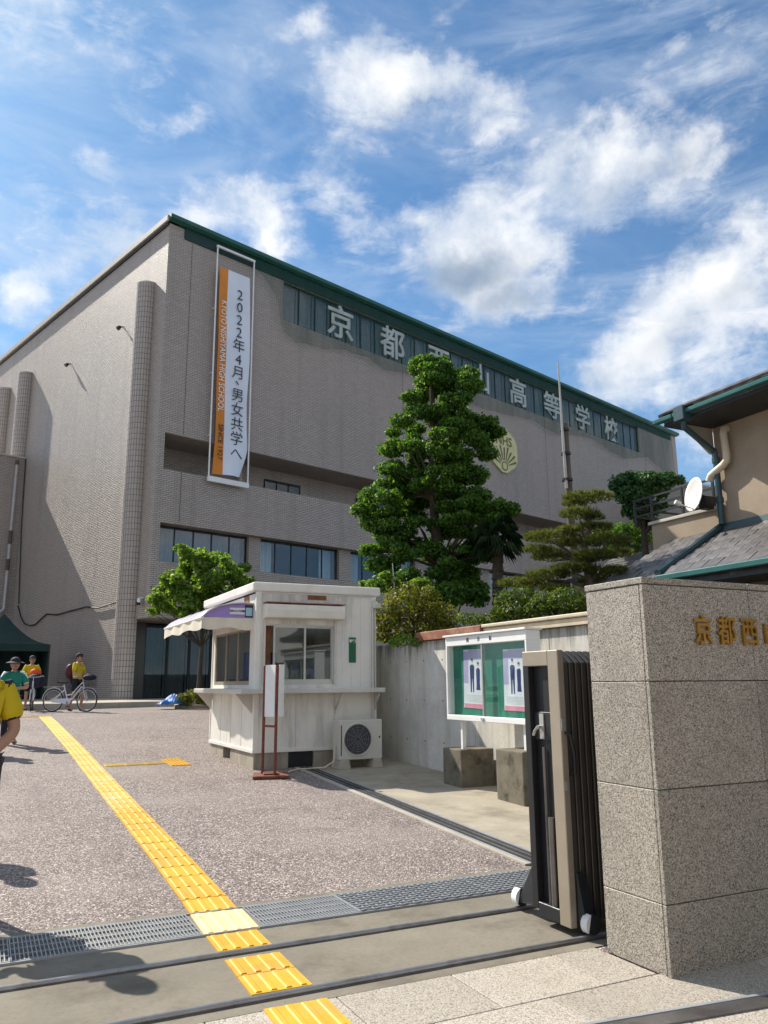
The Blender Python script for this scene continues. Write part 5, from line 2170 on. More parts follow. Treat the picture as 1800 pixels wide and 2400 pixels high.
# ------------------------------------------------------------------ houses across the street behind the photographer (seen mirrored in the booth glass)
HOUSE_CREAM = pmat('house_cream', (0.66, 0.58, 0.44), 0.8, 0.06)
HOUSE_WHITE = pmat('house_white', (0.72, 0.70, 0.66), 0.8, 0.05)
for hx, w_, hgt, mt_, lab in ((-11, 9, 6.2, HOUSE_WHITE, 'white street house across the road, at one end of its row'), (0.5, 9.5, 6.6, HOUSE_CREAM, 'cream street house across the road facing the gate'), (12, 9.5, 6.0, HOUSE_WHITE, 'white street house across the road, facing the pillar wall'), (23.5, 10, 6.4, HOUSE_CREAM, 'cream street house across the road, beyond its white neighbour')):
    sh_ = thing('street_house', lab, 'house', (hx, -13, 0), 0, 'houses across the street')
    mb = MB()
    mb.box(-w_ / 2, w_ / 2, -8, 0, 0, hgt)
    mb.build('wall', mt_, sh_)
    mb = MB()
    mb.prism([(-w_ / 2 - .4, .6, hgt), (-w_ / 2 - .4, -8.6, hgt), (-w_ / 2 - .4, -4, hgt + 1.9)], (w_ + .8, 0, 0))
    mb.build('roof', SLATE, sh_)
    for x in (-w_ * .28, w_ * .24):
        for z in (1.0, 3.9):
            mb = MB()
            mb.box(x - .9, x + .9, 0.0, .06, z, z + 1.3)
            wf_ = mb.build('window', DARK_ALU, sh_)
            mb = MB()
            mb.box(x - .82, x + .82, .061, .07, z + .08, z + 1.22)
            mb.build('pane', GLASS_DK, wf_)

# ------------------------------------------------------------------ weathered pole in front of the facade
po = thing('tall_pole', 'weathered pole with a thin pale mast strapped to its top, behind the pine', 'pole')
pb = Vector((0.639 * 19, 0.769 * 19, 0))
mb = MB()
mb.tube([(pb.x + .05, pb.y, 1.9), (pb.x, pb.y, 7.55)], [0.12, 0.075], 10)
mb.build('pole_shaft', POLE_WOOD, po, smooth=True)
mb = MB()
mb.tube([(pb.x - .12, pb.y - .08, 5.9), (pb.x - .13, pb.y - .06, 7.4), (pb.x - .10, pb.y, 9.15)], [.036, .03, .016], 8)
mb.build('mast', POLE_W, po, smooth=True)
for z in (6.1, 6.75, 7.35):
    mb = MB()
    mb.tube([(pb.x - .04, pb.y - .03, z), (pb.x - .04, pb.y - .03, z + .06)], .135 - (z - 6) * .02, 10)
    mb.build('strap', DARK_ALU, po, smooth=True)

# ------------------------------------------------------------------ trees and shrubs
HEAD = (math.sin(YAW), math.cos(YAW))
SIDE = (math.cos(YAW), -math.sin(YAW))
F_, CX_, CY_ = 1865.0, 900.0, 1200.0


def spot(px, py, dist):
    """point at a given distance seen at a place of the photograph (used to lay out crowns in metres)"""
    d = fwd * F_ + rt * (px - CX_) - up * (py - CY_)
    t = dist / math.hypot(d.x, d.y)
    return Vector((0, 0, 1.41)) + d * t


def plant(name, label, cat, base, clumps, per, size, mt, trunk=None, trunk_r=(.06, .03), tmat=None, group=None, branches=14, aspect=0.6, rough=1.0, shell=0.45, r0=0.03, crown='crown'):
    t = thing(name, label, cat, base, 0, group)
    B = Vector(base)
    cl = [(Vector(c) - B, r, w) for c, r, w in clumps]
    P_, N_ = clump_points([((c.x, c.y, c.z), r, w) for c, r, w in cl], per, shell)
    me = leaf_mesh(crown, P_, N_, size, mt, aspect, rough)
    link(crown, me, t)
    if trunk:
        tp = [Vector(p) - B for p in trunk]
        n = len(tp)
        rs = [trunk_r[0] + (trunk_r[1] - trunk_r[0]) * i / (n - 1) for i in range(n)]
        tg = [c for c, r, w in cl]
        rng.shuffle(tg)
        branchy(tp, rs, tg[:branches], tmat or BARK, t, r0=r0)
    return t


# the tall tree: stacked clumps with gaps, silhouette by rows (photo row, left, right)
D0 = 18.0
k_ = D0 / 1890
rowsT = [(850, 985, 1045), (868, 965, 1052), (885, 960, 1130), (905, 955, 1138), (925, 935, 1132), (950, 925, 1120), (975, 918, 1145), (1000, 905, 1165), (1025, 893, 1172), (1050, 885, 1166), (1075, 882, 1164), (1100, 884, 1145), (1125, 880, 1142), (1145, 866, 1145), (1165, 850, 1160), (1185, 845, 1200), (1205, 848, 1202), (1230, 858, 1190), (1255, 868, 1172), (1280, 858, 1160), (1305, 862, 1155), (1330, 880, 1145), (1360, 900, 1145), (1390, 930, 1142)]
clumps = []
for (py, xl, xr) in rowsT:
    w = xr - xl
    n = max(3, int(round(w / 24)))
    for i in range(n):
        if rng.random() < .16:
            continue
        f_ = (i + 0.5) / n
        edge = abs(f_ - .5) * 2
        px = xl + 14 + (w - 28) * f_ + rng.uniform(-12, 12)
        pyy = py + rng.uniform(-14, 14) + 8 * edge
        half = min(1.3, w * k_ * 0.5)
        dd = D0 + rng.uniform(-1, 1) * half * 0.9 * math.sqrt(max(0.05, 1 - ((px - (xl + xr) / 2) / (w / 2 + 1)) ** 2))
        c = spot(px, pyy, dd)
        r = rng.uniform(13, 27) * k_
        clumps.append((c, (r * 1.35, r * 1.35, r * 0.75), (r / .3) ** 2))
for px, py, rr in ((985, 858, 30), (1020, 872, 28), (1035, 850, 20), (1095, 880, 28), (1108, 905, 26), (860, 1165, 22), (848, 1195, 24), (1195, 1195, 24), (870, 1225, 26), (905, 1255, 28), (860, 1290, 18), (1168, 1012, 18), (1150, 990, 20)):
    r = rr * k_
    clumps.append((spot(px, py, D0 + rng.uniform(-.5, .5)), (r * 1.1, r * 1.1, r * .8), (r / .3) ** 2))
base = spot(1030, 1400, D0)
base.z = 1.95
top = spot(1010, 880, D0)
tr = [base, base.lerp(top, .3) + Vector((.05, 0, 0)), base.lerp(top, .55) + Vector((-.05, .03, 0)), base.lerp(top, .8), top]
plant('broadleaf_tree', 'tallest tree, dense dark green with stacked clumps in front of the facade', 'tree', base, clumps, 1150, 0.088, LEAF_BIG, tr, (.16, .035), branches=60, r0=.035, rough=1.6, shell=.25)

# lime green tree behind the booth
D1 = 27.0
k1 = D1 / 1890
cl = []
for (px, py, r) in ((400, 1400, 42), (450, 1390, 48), (500, 1395, 45), (550, 1385, 40), (575, 1375, 28), (430, 1345, 42), (480, 1340, 42), (530, 1345, 40), (440, 1305, 30), (470, 1300, 26), (380, 1415, 32), (370, 1395, 24), (360, 1430, 16), (590, 1365, 16), (510, 1310, 30), (560, 1340, 26), (405, 1355, 30), (425, 1285, 16), (430, 1432, 30), (500, 1432, 30), (400, 1428, 26), (545, 1415, 30), (470, 1370, 44), (460, 1425, 36), (520, 1425, 36), (535, 1318, 20)):
    for _ in range(4):
        c = spot(px + rng.uniform(-.6, .6) * r, py + rng.uniform(-.5, .5) * r, D1 + rng.uniform(-1.1, 1.1))
        q_ = r * k1 * rng.uniform(.4, .65)
        cl.append((c, (q_ * 1.2, q_ * 1.2, q_ * .8), (q_ / .4) ** 2))
b = spot(470, 1500, D1)
b.z = .80
plant('young_tree', 'lime green round tree rising behind the booth awning', 'tree', b, cl, 640, 0.135, LEAF_LIME, [b, b + Vector((.05, 0, 1.8)), b + Vector((0, .05, 3.6))], (.09, .04), branches=26, rough=1.5, shell=.25)

# olive shrub behind the wall by the booth
D2 = 14.3
k2 = D2 / 1890
cl = []
for (px, py, r) in ((905, 1440, 42), (950, 1420, 46), (1000, 1425, 44), (1040, 1445, 40), (930, 1480, 40), (985, 1475, 42), (1030, 1480, 36), (960, 1385, 26), (925, 1400, 26), (1005, 1392, 24), (895, 1485, 26), (1060, 1470, 22)):
    c = spot(px, py, D2 + rng.uniform(-.3, .3))
    cl.append((c, (r * k2, r * k2, r * k2 * .85), (r * k2 / .3) ** 2))
b = spot(970, 1500, D2)
b.z = 1.95
plant('olive_shrub', 'broad yellowish green shrub growing over the wall beside the booth', 'shrub', b, cl, 620, 0.062, LEAF_OLIVE, [b, b + Vector((0, 0, .5))], (.04, .02), branches=10, r0=.015)
# small bright weeds over the coping
cl = []
for (px, py, r) in ((945, 1500, 22), (975, 1505, 16), (925, 1505, 16)):
    c = spot(px, py, 12.6)
    cl.append((c, (r * .0066, r * .0066, r * .0055), .25))
b = spot(945, 1515, 12.6)
plant('weed_clump', 'small yellow green weed clump on the wall top below the olive shrub', 'plant', b, cl, 500, 0.05, LEAF_LIME, [b, b + Vector((0, 0, .1))], (.012, .006), branches=3, r0=.006)
# bright bush on a thin stem between booth and tall tree
cl = []
for (px, py, r) in ((880, 1372, 26), (915, 1365, 22), (945, 1385, 24), (985, 1375, 30), (855, 1368, 14), (905, 1350, 16)):
    c = spot(px, py, 16.0 + rng.uniform(-.3, .3))
    cl.append((c, (r * .0085, r * .0085, r * .006), (r / 25) ** 2))
b = spot(925, 1420, 16.0)
b.z = 1.95
plant('thin_sapling', 'thin stemmed sapling with bright sparse leaves above the booth roof corner', 'tree', b, cl, 520, 0.085, LEAF_LIME, [b, spot(924, 1370, 16.0), spot(920, 1320, 16.)], (.022, .008), branches=7, r0=.014, tmat=POLE_W)

# pine: flat cloud-pruned pads of needles
D3 = 14.0
k3 = D3 / 1890
pads = [(1378, 1168, 60, 10), (1345, 1182, 26, 7), (1358, 1207, 46, 11), (1392, 1214, 26, 7), (1390, 1238, 44, 8), (1335, 1243, 26, 7), (1292, 1262, 62, 13), (1345, 1275, 40, 10), (1425, 1270, 56, 13), (1262, 1290, 34, 9), (1300, 1306, 56, 13), (1395, 1305, 52, 12), (1450, 1300, 34, 9), (1345, 1335, 50, 11), (1285, 1350, 52, 11), (1425, 1342, 46, 11), (1225, 1370, 58, 11), (1300, 1382, 36, 8), (1390, 1365, 36, 9)]
pine_base = spot(1392, 1440, D3)
pine_base.z = 1.95
t = thing('pine_tree', 'cloud pruned olive pine with flat needle pads above the wall', 'tree', pine_base)
V_, T_, RN = [], [], []
cnt = 0
pcs = []
for (px, py, rx, ry) in pads:
    c = spot(px, py, D3 + rng.uniform(-.35, .35)) - pine_base
    pcs.append(c)
    a, h = rx * k3, ry * k3 * 1.4
    n_t = int(50 + 2300 * a * a)
    for _ in range(n_t):
        th, rr = rng.uniform(0, 2 * math.pi), math.sqrt(rng.random())
        q = Vector((c.x + a * rr * math.cos(th), c.y + a * .85 * rr * math.sin(th), c.z + h * (rng.uniform(-.6, .9) * (1 - rr * rr * .6))))
        out_ = Vector((math.cos(th) * rr, math.sin(th) * rr, 0.9))
        tone = rng.random()
        for j in range(7):
            d_ = (out_ + Vector((rng.gauss(0, .55), rng.gauss(0, .55), rng.gauss(0, .35)))).normalized()
            L = rng.uniform(.06, .11)
            s = d_.cross(Vector((rng.gauss(0, 1), rng.gauss(0, 1), rng.gauss(0, 1)))).normalized() * 0.0055
            V_ += [q - s, q + s, q + d_ * L]
            T_.append((cnt, cnt + 1, cnt + 2))
            RN.append(min(1, max(0, tone * .6 + rng.random() * .4)))
            cnt += 3
me = raw_mesh('crown', np.array([tuple(v) for v in V_]), np.array(T_), NEEDLE, np.array(RN))
link('crown', me, t)
tpx = [(1392, 1440), (1388, 1380), (1375, 1320), (1368, 1270), (1385, 1230), (1372, 1195), (1375, 1172)]
tp = [spot(x, y, D3) - pine_base for x, y in tpx]
tp[0].z = 0
branchy(tp, [.10, .09, .075, .06, .045, .03, .015], [c - Vector((0, 0, .06)) for c in pcs], BARK_PINE, t, r0=.035)

# dark broadleaf tree beside the house
cl = []
for (px, py, r) in ((1455, 1130, 26), (1480, 1125, 30), (1520, 1125, 28), (1560, 1125, 26), (1590, 1125, 16), (1465, 1160, 28), (1500, 1160, 34), (1545, 1150, 26), (1485, 1195, 28), (1520, 1195, 28), (1545, 1185, 20), (1510, 1220, 22), (1530, 1225, 16), (1440, 1140, 16)):
    c = spot(px, py, 16.5 + rng.uniform(-.4, .4))
    r *= 16.5 / 1890
    cl.append((c, (r, r, r * .75), (r / .25) ** 2))
b = spot(1515, 1300, 16.5)
b.z = 1.95
plant('dark_tree', 'dark green flat topped tree between the pine and the stucco house', 'tree', b, cl, 560, 0.085, LEAF_DARK, [b, spot(1510, 1255, 16.5), spot(1505, 1180, 16.5)], (.08, .04), branches=12)
# middle-height shrubs left of the house
cl = []
for (px, py, r) in ((1430, 1245, 26), (1470, 1245, 30), (1505, 1258, 26), (1450, 1275, 26), (1495, 1290, 22), (1400, 1250, 20)):
    c = spot(px, py, 18.0 + rng.uniform(-.4, .4))
    r *= 18 / 1890
    cl.append((c, (r, r, r * .75), (r / .25) ** 2))
b = spot(1460, 1320, 18.0)
b.z = 1.95
plant('garden_shrub', 'mid green shrub between the pine and the house, under the dark tree', 'shrub', b, cl, 520, 0.08, LEAF_BIG, [b, b + Vector((0, 0, 1.2))], (.05, .03), branches=6)
# clipped hedges under the pine
for lab, spots_, dist, per in (('clipped hedge mound under the pine, nearest the granite pillar', ((1290, 1410, 36), (1330, 1405, 36), (1355, 1420, 30), (1265, 1425, 28), (1320, 1435, 34)), 12.6, 600),
                               ('dark clipped hedge between the palm trunk and the pine trunk', ((1190, 1405, 28), (1225, 1398, 30), (1215, 1430, 32), (1180, 1435, 26), (1245, 1430, 26)), 13.2, 600),
                               ('low hedge along the coping below the palm trunk', ((1090, 1450, 20), (1120, 1455, 22), (1150, 1452, 20), (1170, 1450, 16)), 13.0, 420)):
    cl = []
    for (px, py, r) in spots_:
        c = spot(px, py, dist + rng.uniform(-.2, .2))
        r *= dist / 1890
        cl.append((c, (r * 1.25, r * 1.25, r * .8), (r / .22) ** 2))
    b = Vector(cl[0][0])
    b.z = 1.95
    plant('hedge', lab, 'hedge', b, cl, per, 0.055, LEAF_HEDGE, None, group='hedges in the garden behind the wall', shell=.6, crown='foliage')
# shade-loving bush under the tall tree
cl = []
for (px, py, r) in ((1010, 1400, 30), (1050, 1395, 34), (1090, 1385, 30), (1120, 1400, 24), (985, 1390, 24)):
    c = spot(px, py, 17.0 + rng.uniform(-.3, .3))
    r *= 17 / 1890
    cl.append((c, (r * 1.2, r * 1.2, r), (r / .28) ** 2))
b = Vector(cl[1][0])
b.z = 1.95
plant('shade_bush', 'dark leafy bush at the foot of the tall tree', 'shrub', b, cl, 560, 0.10, LEAF_BIG, None, crown='foliage')

# palm: shaggy trunk, fan fronds
pb_ = spot(1162, 1400, 17.0)
pb_.z = 1.95
pt_top = spot(1166, 1262, 17.0) - pb_
t = thing('palm_tree', 'dark fan palm with a shaggy trunk between the tall tree and the pine', 'tree', pb_)
mb = MB()
n = 14
for i in range(n):
    a = Vector((0, 0, 0)).lerp(pt_top, i / n)
    b = Vector((0, 0, 0)).lerp(pt_top, (i + 1) / n)
    mb.tube([a, b], [.135, .105], 9)
mb.build('trunk', BARK, t)
for k in range(18):
    az_ = k * 2.4
    elev = R(70 - 6.0 * k)
    d_ = Vector((math.cos(az_) * math.cos(elev), math.sin(az_) * math.cos(elev), math.sin(elev)))
    L = rng.uniform(.28, .40)
    c0 = pt_top + d_ * L
    V_, T_ = [], []
    side = d_.cross(Vector((0, 0, 1)))
    if side.length < .05:
        side = Vector((1, 0, 0))
    side.normalize()
    upn = side.cross(d_)
    i0 = 0
    for j in range(16):
        a = R(-110 + 220 * j / 15)
        e = (d_ * math.cos(a) + side * math.sin(a)).normalized()
        l2 = .34 * rng.uniform(.85, 1.1)
        tip = c0 + e * l2 - Vector((0, 0, .16 * (1 + math.sin(abs(a)))))
        w_ = (e.cross(upn)).normalized() * .017
        mid = c0 + e * l2 * .5
        V_ += [c0, mid - w_, tip, mid + w_]
        T_ += [(i0, i0 + 1, i0 + 2), (i0, i0 + 2, i0 + 3)]
        i0 += 4
    st = Vector(pt_top)
    sw_ = side * .008
    V_ += [st - sw_, st + sw_, c0]
    T_.append((i0, i0 + 1, i0 + 2))
    me = raw_mesh('frond', np.array([tuple(v) for v in V_]), np.array(T_), FROND, np.full(len(T_), rng.random()))
    link('frond', me, t)

# planted bed by the entrance: low bush and a blue tarpaulin
cl = []
for (px, py, r) in ((430, 1638, 13), (455, 1630, 15), (480, 1636, 14), (500, 1640, 12), (440, 1645, 10)):
    c = spot(px, py, 26.4 + rng.uniform(-.2, .2))
    r *= 26.4 / 1890
    cl.append((c, (r * 1.4, r * 1.2, r), (r / .18) ** 2))
b = Vector(cl[1][0])
b.z = .80
plant('low_bush', 'low feathery green bush in the planting bed left of the booth', 'shrub', b, cl, 340, 0.10, LEAF_OLIVE, None, crown='foliage', aspect=.3)
tb = spot(403, 1640, 26.6)
mb = MB()
nr = random.Random(4)
mb.grid(lambda a, b: (tb.x - .42 + a * .84, tb.y - .3 + b * .6, .815 + (math.sin(a * math.pi) * math.sin(b * math.pi)) ** .7 * (.22 + .10 * math.sin(a * 9 + b * 5)) + nr.uniform(0, .03)), 14, 10)
o = mb.build('tarpaulin', BLUE_TARP, None)
so = o.modifiers.new('solid', 'SOLIDIFY')
so.thickness = .01
tag(o, 'crumpled blue tarpaulin heap beside the low bush', 'tarpaulin')

# dark green canopy tent
te = thing('canopy_tent', 'dark green canopy tent in front of the wing wall behind the people', 'tent')
tx0, tx1, ty0, ty1 = -1.2, 2.28, 35.2, 38.2
zt_ = 3.05
pk = Vector(((tx0 + tx1) / 2, (ty0 + ty1) / 2, 4.35))
cor = [Vector((tx0, ty0, zt_)), Vector((tx1, ty0, zt_)), Vector((tx1, ty1, zt_)), Vector((tx0, ty1, zt_))]
mb = MB()
for i in range(4):
    a, b = cor[i], cor[(i + 1) % 4]

    def rf(s, u_, a=a, b=b):
        e = a.lerp(b, s)
        p = e.lerp(pk, u_)
        p.z -= .30 * math.sin(math.pi * u_) * (1 - .3 * math.sin(math.pi * s))
        return p
    mb.grid(rf, 8, 8)
    mb.add([a, b, b - Vector((0, 0, .28)), a - Vector((0, 0, .28))], [(0, 1, 2, 3)])
mb.build('canopy', TENT, te)
mb = MB()
mb.grid(lambda a, b: (tx0 + a * (tx1 - tx0), ty1 - .05 + .05 * math.sin(a * 26), zt_ - b * (zt_ - .85)), 40, 2)
mb.grid(lambda a, b: (tx1 - .03 + .03 * math.sin(a * 30), ty0 + a * (ty1 - ty0), zt_ - b * (zt_ - .85)), 30, 2)
mb.build('side_wall', TENT, te)
for p in cor:
    mb = MB()
    mb.box(p.x - .03, p.x + .03, p.y - .03, p.y + .03, .8, zt_)
    mb.build('leg', DARK_ALU, te)

# ------------------------------------------------------------------ people
SKIN = pmat('skin', (0.42, 0.235, 0.155), 0.55, 0.06)
HAIR = pmat('dark_hair', (0.018, 0.014, 0.012), 0.5, 0.1)
HAIR_G = pmat('grey_hair', (0.24, 0.23, 0.22), 0.6, 0.1)
SHIRT_Y = pmat('yellow_shirt', (0.58, 0.44, 0.010), 0.8, 0.08)
SHIRT_N = pmat('navy_cloth', (0.014, 0.014, 0.032), 0.8, 0.1)
SHIRT_G = pmat('green_shirt', (0.010, 0.19, 0.135), 0.8, 0.08)
CAP_D = pmat('dark_cap', (0.022, 0.022, 0.028), 0.8, 0.1)
SHOE = pmat('shoe', (0.03, 0.03, 0.035), 0.6, 0.1)
ORANGE = pmat('orange_cloth', (0.80, 0.10, 0.010), 0.7, 0.08)
MAROON = pmat('maroon_bag', (0.07, 0.012, 0.02), 0.6, 0.1)
BIKE_W = pmat('bike_white', (0.66, 0.64, 0.70), 0.35, 0.05)
CHROME = pmat('bike_chrome', (0.55, 0.55, 0.55), 0.25, 0.05, metal=0.8)


def skin_mesh(name, verts, edges, radii, mats, face_mat=None, sub=2, root=0):
    me = bpy.data.meshes.new(name)
    me.from_pydata([tuple(v) for v in verts], edges, [])
    o = bpy.data.objects.new(name, me)
    col.objects.link(o)
    o.modifiers.new('skin', 'SKIN')
    lay = me.skin_vertices[0].data
    for i, r_ in enumerate(radii):
        rr = r_ if isinstance(r_, tuple) else (r_, r_)
        lay[i].radius = rr
        lay[i].use_root = (i == root)
    s = o.modifiers.new('sub', 'SUBSURF')
    s.levels = sub
    s.render_levels = sub
    dg = bpy.context.evaluated_depsgraph_get()
    m2 = bpy.data.meshes.new_from_object(o.evaluated_get(dg))
    bpy.data.objects.remove(o)
    m2.materials.clear()
    for mt in (mats if isinstance(mats, list) else [mats]):
        m2.materials.append(mt)
    m2.polygons.foreach_set('use_smooth', [True] * len(m2.polygons))
    m2.name = name
    return m2


def merge_meshes(name, parts):
    """parts: list of (mesh, material index) -> one mesh"""
    vs, fs, mi = [], [], []
    for me, k in parts:
        b = len(vs)
        vs += [tuple(v.co) for v in me.vertices]
        for p in me.polygons:
            fs.append(tuple(i + b for i in p.vertices))
            mi.append(k if k is not None else p.material_index)
    me = bpy.data.meshes.new(name)
    me.from_pydata(vs, [], fs)
    me.polygons.foreach_set('material_index', mi)
    me.polygons.foreach_set('use_smooth', [True] * len(fs))
    return me


def person(label, loc, rotz, h=1.68, J=None, shirt=SHIRT_Y, sleeve=None, shorts=SHIRT_N, legs_bare=True, hair=HAIR, hat=None, hatmat=CAP_D, head_turn=0.0, group=None, trousers=False, side_panel=None):
    """figure facing +Y; J overrides joints (in metres for a 1.7 m body)"""
    s = h / 1.70
    j = dict(pel=(0, 0, .92), spi=(0, .0, 1.08), che=(0, .01, 1.27), nk0=(0, 0, 1.43), nk1=(0, .015, 1.50), hd=(0, .03, 1.59),
             shL=(-.17, 0, 1.39), elL=(-.22, -.02, 1.12), wrL=(-.22, .10, .90), shR=(.17, 0, 1.39), elR=(.22, -.02, 1.12), wrR=(.22, .10, .90),
             hiL=(-.09, 0, .88), knL=(-.10, .02, .48), anL=(-.10, -.02, .09), toL=(-.11, .14, .04), hiR=(.09, 0, .88), knR=(.10, .02, .48), anR=(.10, -.02, .09), toR=(.11, .14, .04))
    j.update(J or {})
    j = {k: Vector(v) * s for k, v in j.items()}
    t = thing('person', label, 'person', loc, rotz, group)
    names = list(j)
    # body: one continuous skinned surface
    order = ['pel', 'spi', 'che', 'nk0', 'nk1', 'shL', 'elL', 'wrL', 'shR', 'elR', 'wrR', 'hiL', 'knL', 'anL', 'toL', 'hiR', 'knR', 'anR', 'toR']
    rad = dict(pel=(.135, .105), spi=(.115, .09), che=(.145, .105), nk0=(.075, .07), nk1=(.055, .055), shL=.055, elL=.042, wrL=.029, shR=.055, elR=.042, wrR=.029,
               hiL=.085, knL=.055, anL=.036, toL=(.038, .03), hiR=.085, knR=.055, anR=.036, toR=(.038, .03))
    ed = [('pel', 'spi'), ('spi', 'che'), ('che', 'nk0'), ('nk0', 'nk1'), ('che', 'shL'), ('shL', 'elL'), ('elL', 'wrL'), ('che', 'shR'), ('shR', 'elR'), ('elR', 'wrR'),
          ('pel', 'hiL'), ('hiL', 'knL'), ('knL', 'anL'), ('anL', 'toL'), ('pel', 'hiR'), ('hiR', 'knR'), ('knR', 'anR'), ('anR', 'toR')]

    def sc(r_, f=1.0, add=0.0):
        return tuple(x * s * f + add for x in r_) if isinstance(r_, tuple) else r_ * s * f + add
    idx = {n: i for i, n in enumerate(order)}
    body = skin_mesh('b', [j[n] for n in order], [(idx[a], idx[b]) for a, b in ed], [sc(rad[n]) for n in order], SKIN)
    # head with face
    hd = j['hd']
    M = Matrix.Rotation(head_turn, 3, 'Z')
    mb = MB()
    mb.ball(hd, .105 * s, 16, 12, 0, (.80, .95, 1.15))
    mb.ball(hd + M @ Vector((0, .045, -.055)) * s, .062 * s, 12, 8, 0, (.85, .9, .95))         # jaw
    mb.ball(hd + M @ Vector((0, .108, -.012)) * s, .019 * s, 8, 6, 0, (.8, 1, 1.3))           # nose
    for q in (-1, 1):
        mb.ball(hd + M @ Vector((q * .084, -.005, -.01)) * s, .026 * s, 8, 6, 0, (.45, .8, 1.2))
        mb.ball(hd + M @ Vector((q * .033, .092, .012)) * s, .0105 * s, 8, 6, 1)
    mb.bar(hd + M @ Vector((-.024, .094, -.058)) * s, hd + M @ Vector((.024, .094, -.058)) * s, .012 * s, .008 * s, 2)
    head = mb.mesh('h', [SKIN, HAIR, MAROON])
    parts = [(body, 0), (head, None)]
    # hands: palm and five fingers each
    for sd_ in ('L', 'R'):
        wr, el_ = j['wr' + sd_], j['el' + sd_]
        d_ = (wr - el_).normalized()
        q = d_.cross(Vector((0, 0, 1)))
        if q.length < .1:
            q = Vector((0, 1, 0))
        q.normalize()
        n_ = q.cross(d_)
        vs_, es_, rs_ = [wr - d_ * .02 * s, wr + d_ * .045 * s], [(0, 1)], [.028 * s, (.040 * s, .020 * s)]
        for fi, (o_, L, r_) in enumerate(((-.03, .065, .0085), (-.01, .078, .009), (.01, .074, .0088), (.029, .055, .0078))):
            b0 = len(vs_)
            vs_ += [wr + d_ * .075 * s + q * o_ * s, wr + d_ * (.075 + L * .55) * s + q * o_ * 1.1 * s - n_ * .012 * s, wr + d_ * (.075 + L * .85) * s + q * o_ * 1.1 * s - n_ * .038 * s]
            es_ += [(1, b0), (b0, b0 + 1), (b0 + 1, b0 + 2)]
            rs_ += [r_ * 1.1 * s, r_ * s, r_ * .85 * s]
        b0 = len(vs_)
        sg_ = -1 if sd_ == 'L' else 1
        vs_ += [wr + d_ * .03 * s - q * .036 * s * sg_, wr + d_ * .065 * s - q * .058 * s * sg_ - n_ * .015 * s]
        es_ += [(0, b0), (b0, b0 + 1)]
        rs_ += [.012 * s, .0095 * s]
        parts.append((skin_mesh('hand', vs_, es_, rs_, SKIN, sub=1), 0))
    me = merge_meshes('body', parts)
    for mt in (SKIN, HAIR, MAROON):
        me.materials.append(mt)
    link('body', me, t)
    # shirt
    def lerp(a, b, f):
        return j[a].lerp(j[b], f)
    pts = [lerp('pel', 'spi', -.45), j['spi'], j['che'], lerp('nk0', 'nk1', .05), j['shL'], lerp('shL', 'elL', .80), j['shR'], lerp('shR', 'elR', .80)]
    es = [(0, 1), (1, 2), (2, 3), (2, 4), (4, 5), (2, 6), (6, 7)]
    rr = [sc((.165, .125)), sc((.145, .11)), sc((.165, .12)), sc((.088, .084)), sc(.078), sc(.084), sc(.078), sc(.084)]
    mid_ = lerp('che', 'nk0', .45)
    pts.append(mid_)
    es[2] = (2, 8)
    es.append((8, 3))
    rr.append(sc((.135, .105)))
    sm_ = skin_mesh('shirt', pts, es, rr, [shirt, sleeve or shirt], root=1, sub=3 if sleeve else 2)
    if sleeve:
        for p in sm_.polygons:
            c = p.center
            for sd_ in ('L', 'R'):
                a_, b_ = j['sh' + sd_], j['el' + sd_]
                d_ = (b_ - a_)
                f_ = (c - a_).dot(d_) / d_.length_squared
                off_ = (c - a_ - d_ * f_).length
                if off_ < .125 * s and abs(c.x) > .10 * s and (c.x > 0) == (a_.x > 0) and (f_ > .70 or (abs(c.x) > .115 * s and p.normal.z > .45 and f_ > -.4)):
                    p.material_index = 1
    link('shirt', sm_, t)
    # shorts or trousers
    kk = .98 if trousers else .80
    pts = [lerp('pel', 'spi', .15), j['hiL'], lerp('hiL', 'knL', kk), j['hiR'], lerp('hiR', 'knR', kk)]
    es = [(0, 1), (1, 2), (0, 3), (3, 4)]
    rr = [sc((.15, .118)), sc(.105), sc(.098), sc(.105), sc(.098)]
    if trousers:
        pts += [lerp('knL', 'anL', .95), lerp('knR', 'anR', .95)]
        es += [(2, 5), (4, 6)]
        rr[2] = rr[4] = sc(.075)
        rr += [sc(.062), sc(.062)]
    link('trousers' if trousers else 'shorts', skin_mesh('shorts', pts, es, rr, shorts), t)
    for sd_ in ('L', 'R'):
        an, to = j['an' + sd_], j['to' + sd_]
        mm = skin_mesh('shoe', [an + Vector((0, -.03, -.03)) * s, an + Vector((0, .03, -.045)) * s, to], [(0, 1), (1, 2)], [(.048 * s, .046 * s), (.048 * s, .045 * s), (.045 * s, .034 * s)], SHOE, sub=1)
        link('shoe', mm, t)
    # hair and hat
    mb = MB()
    mb.ball(hd + M @ Vector((0, -.016, .018)) * s, .113 * s, 16, 10, 0, (.84, .98, 1.12), zmin=-.55)
    hm = mb.build('hair', hair, t, smooth=True)
    for v_ in hm.data.vertices:      # keep the face free
        r_ = M.transposed() @ (v_.co - hd)
        if r_.y > .055 * s and r_.z < .06 * s:
            v_.co = hd + M @ Vector((r_.x * .8, .03 * s, r_.z))
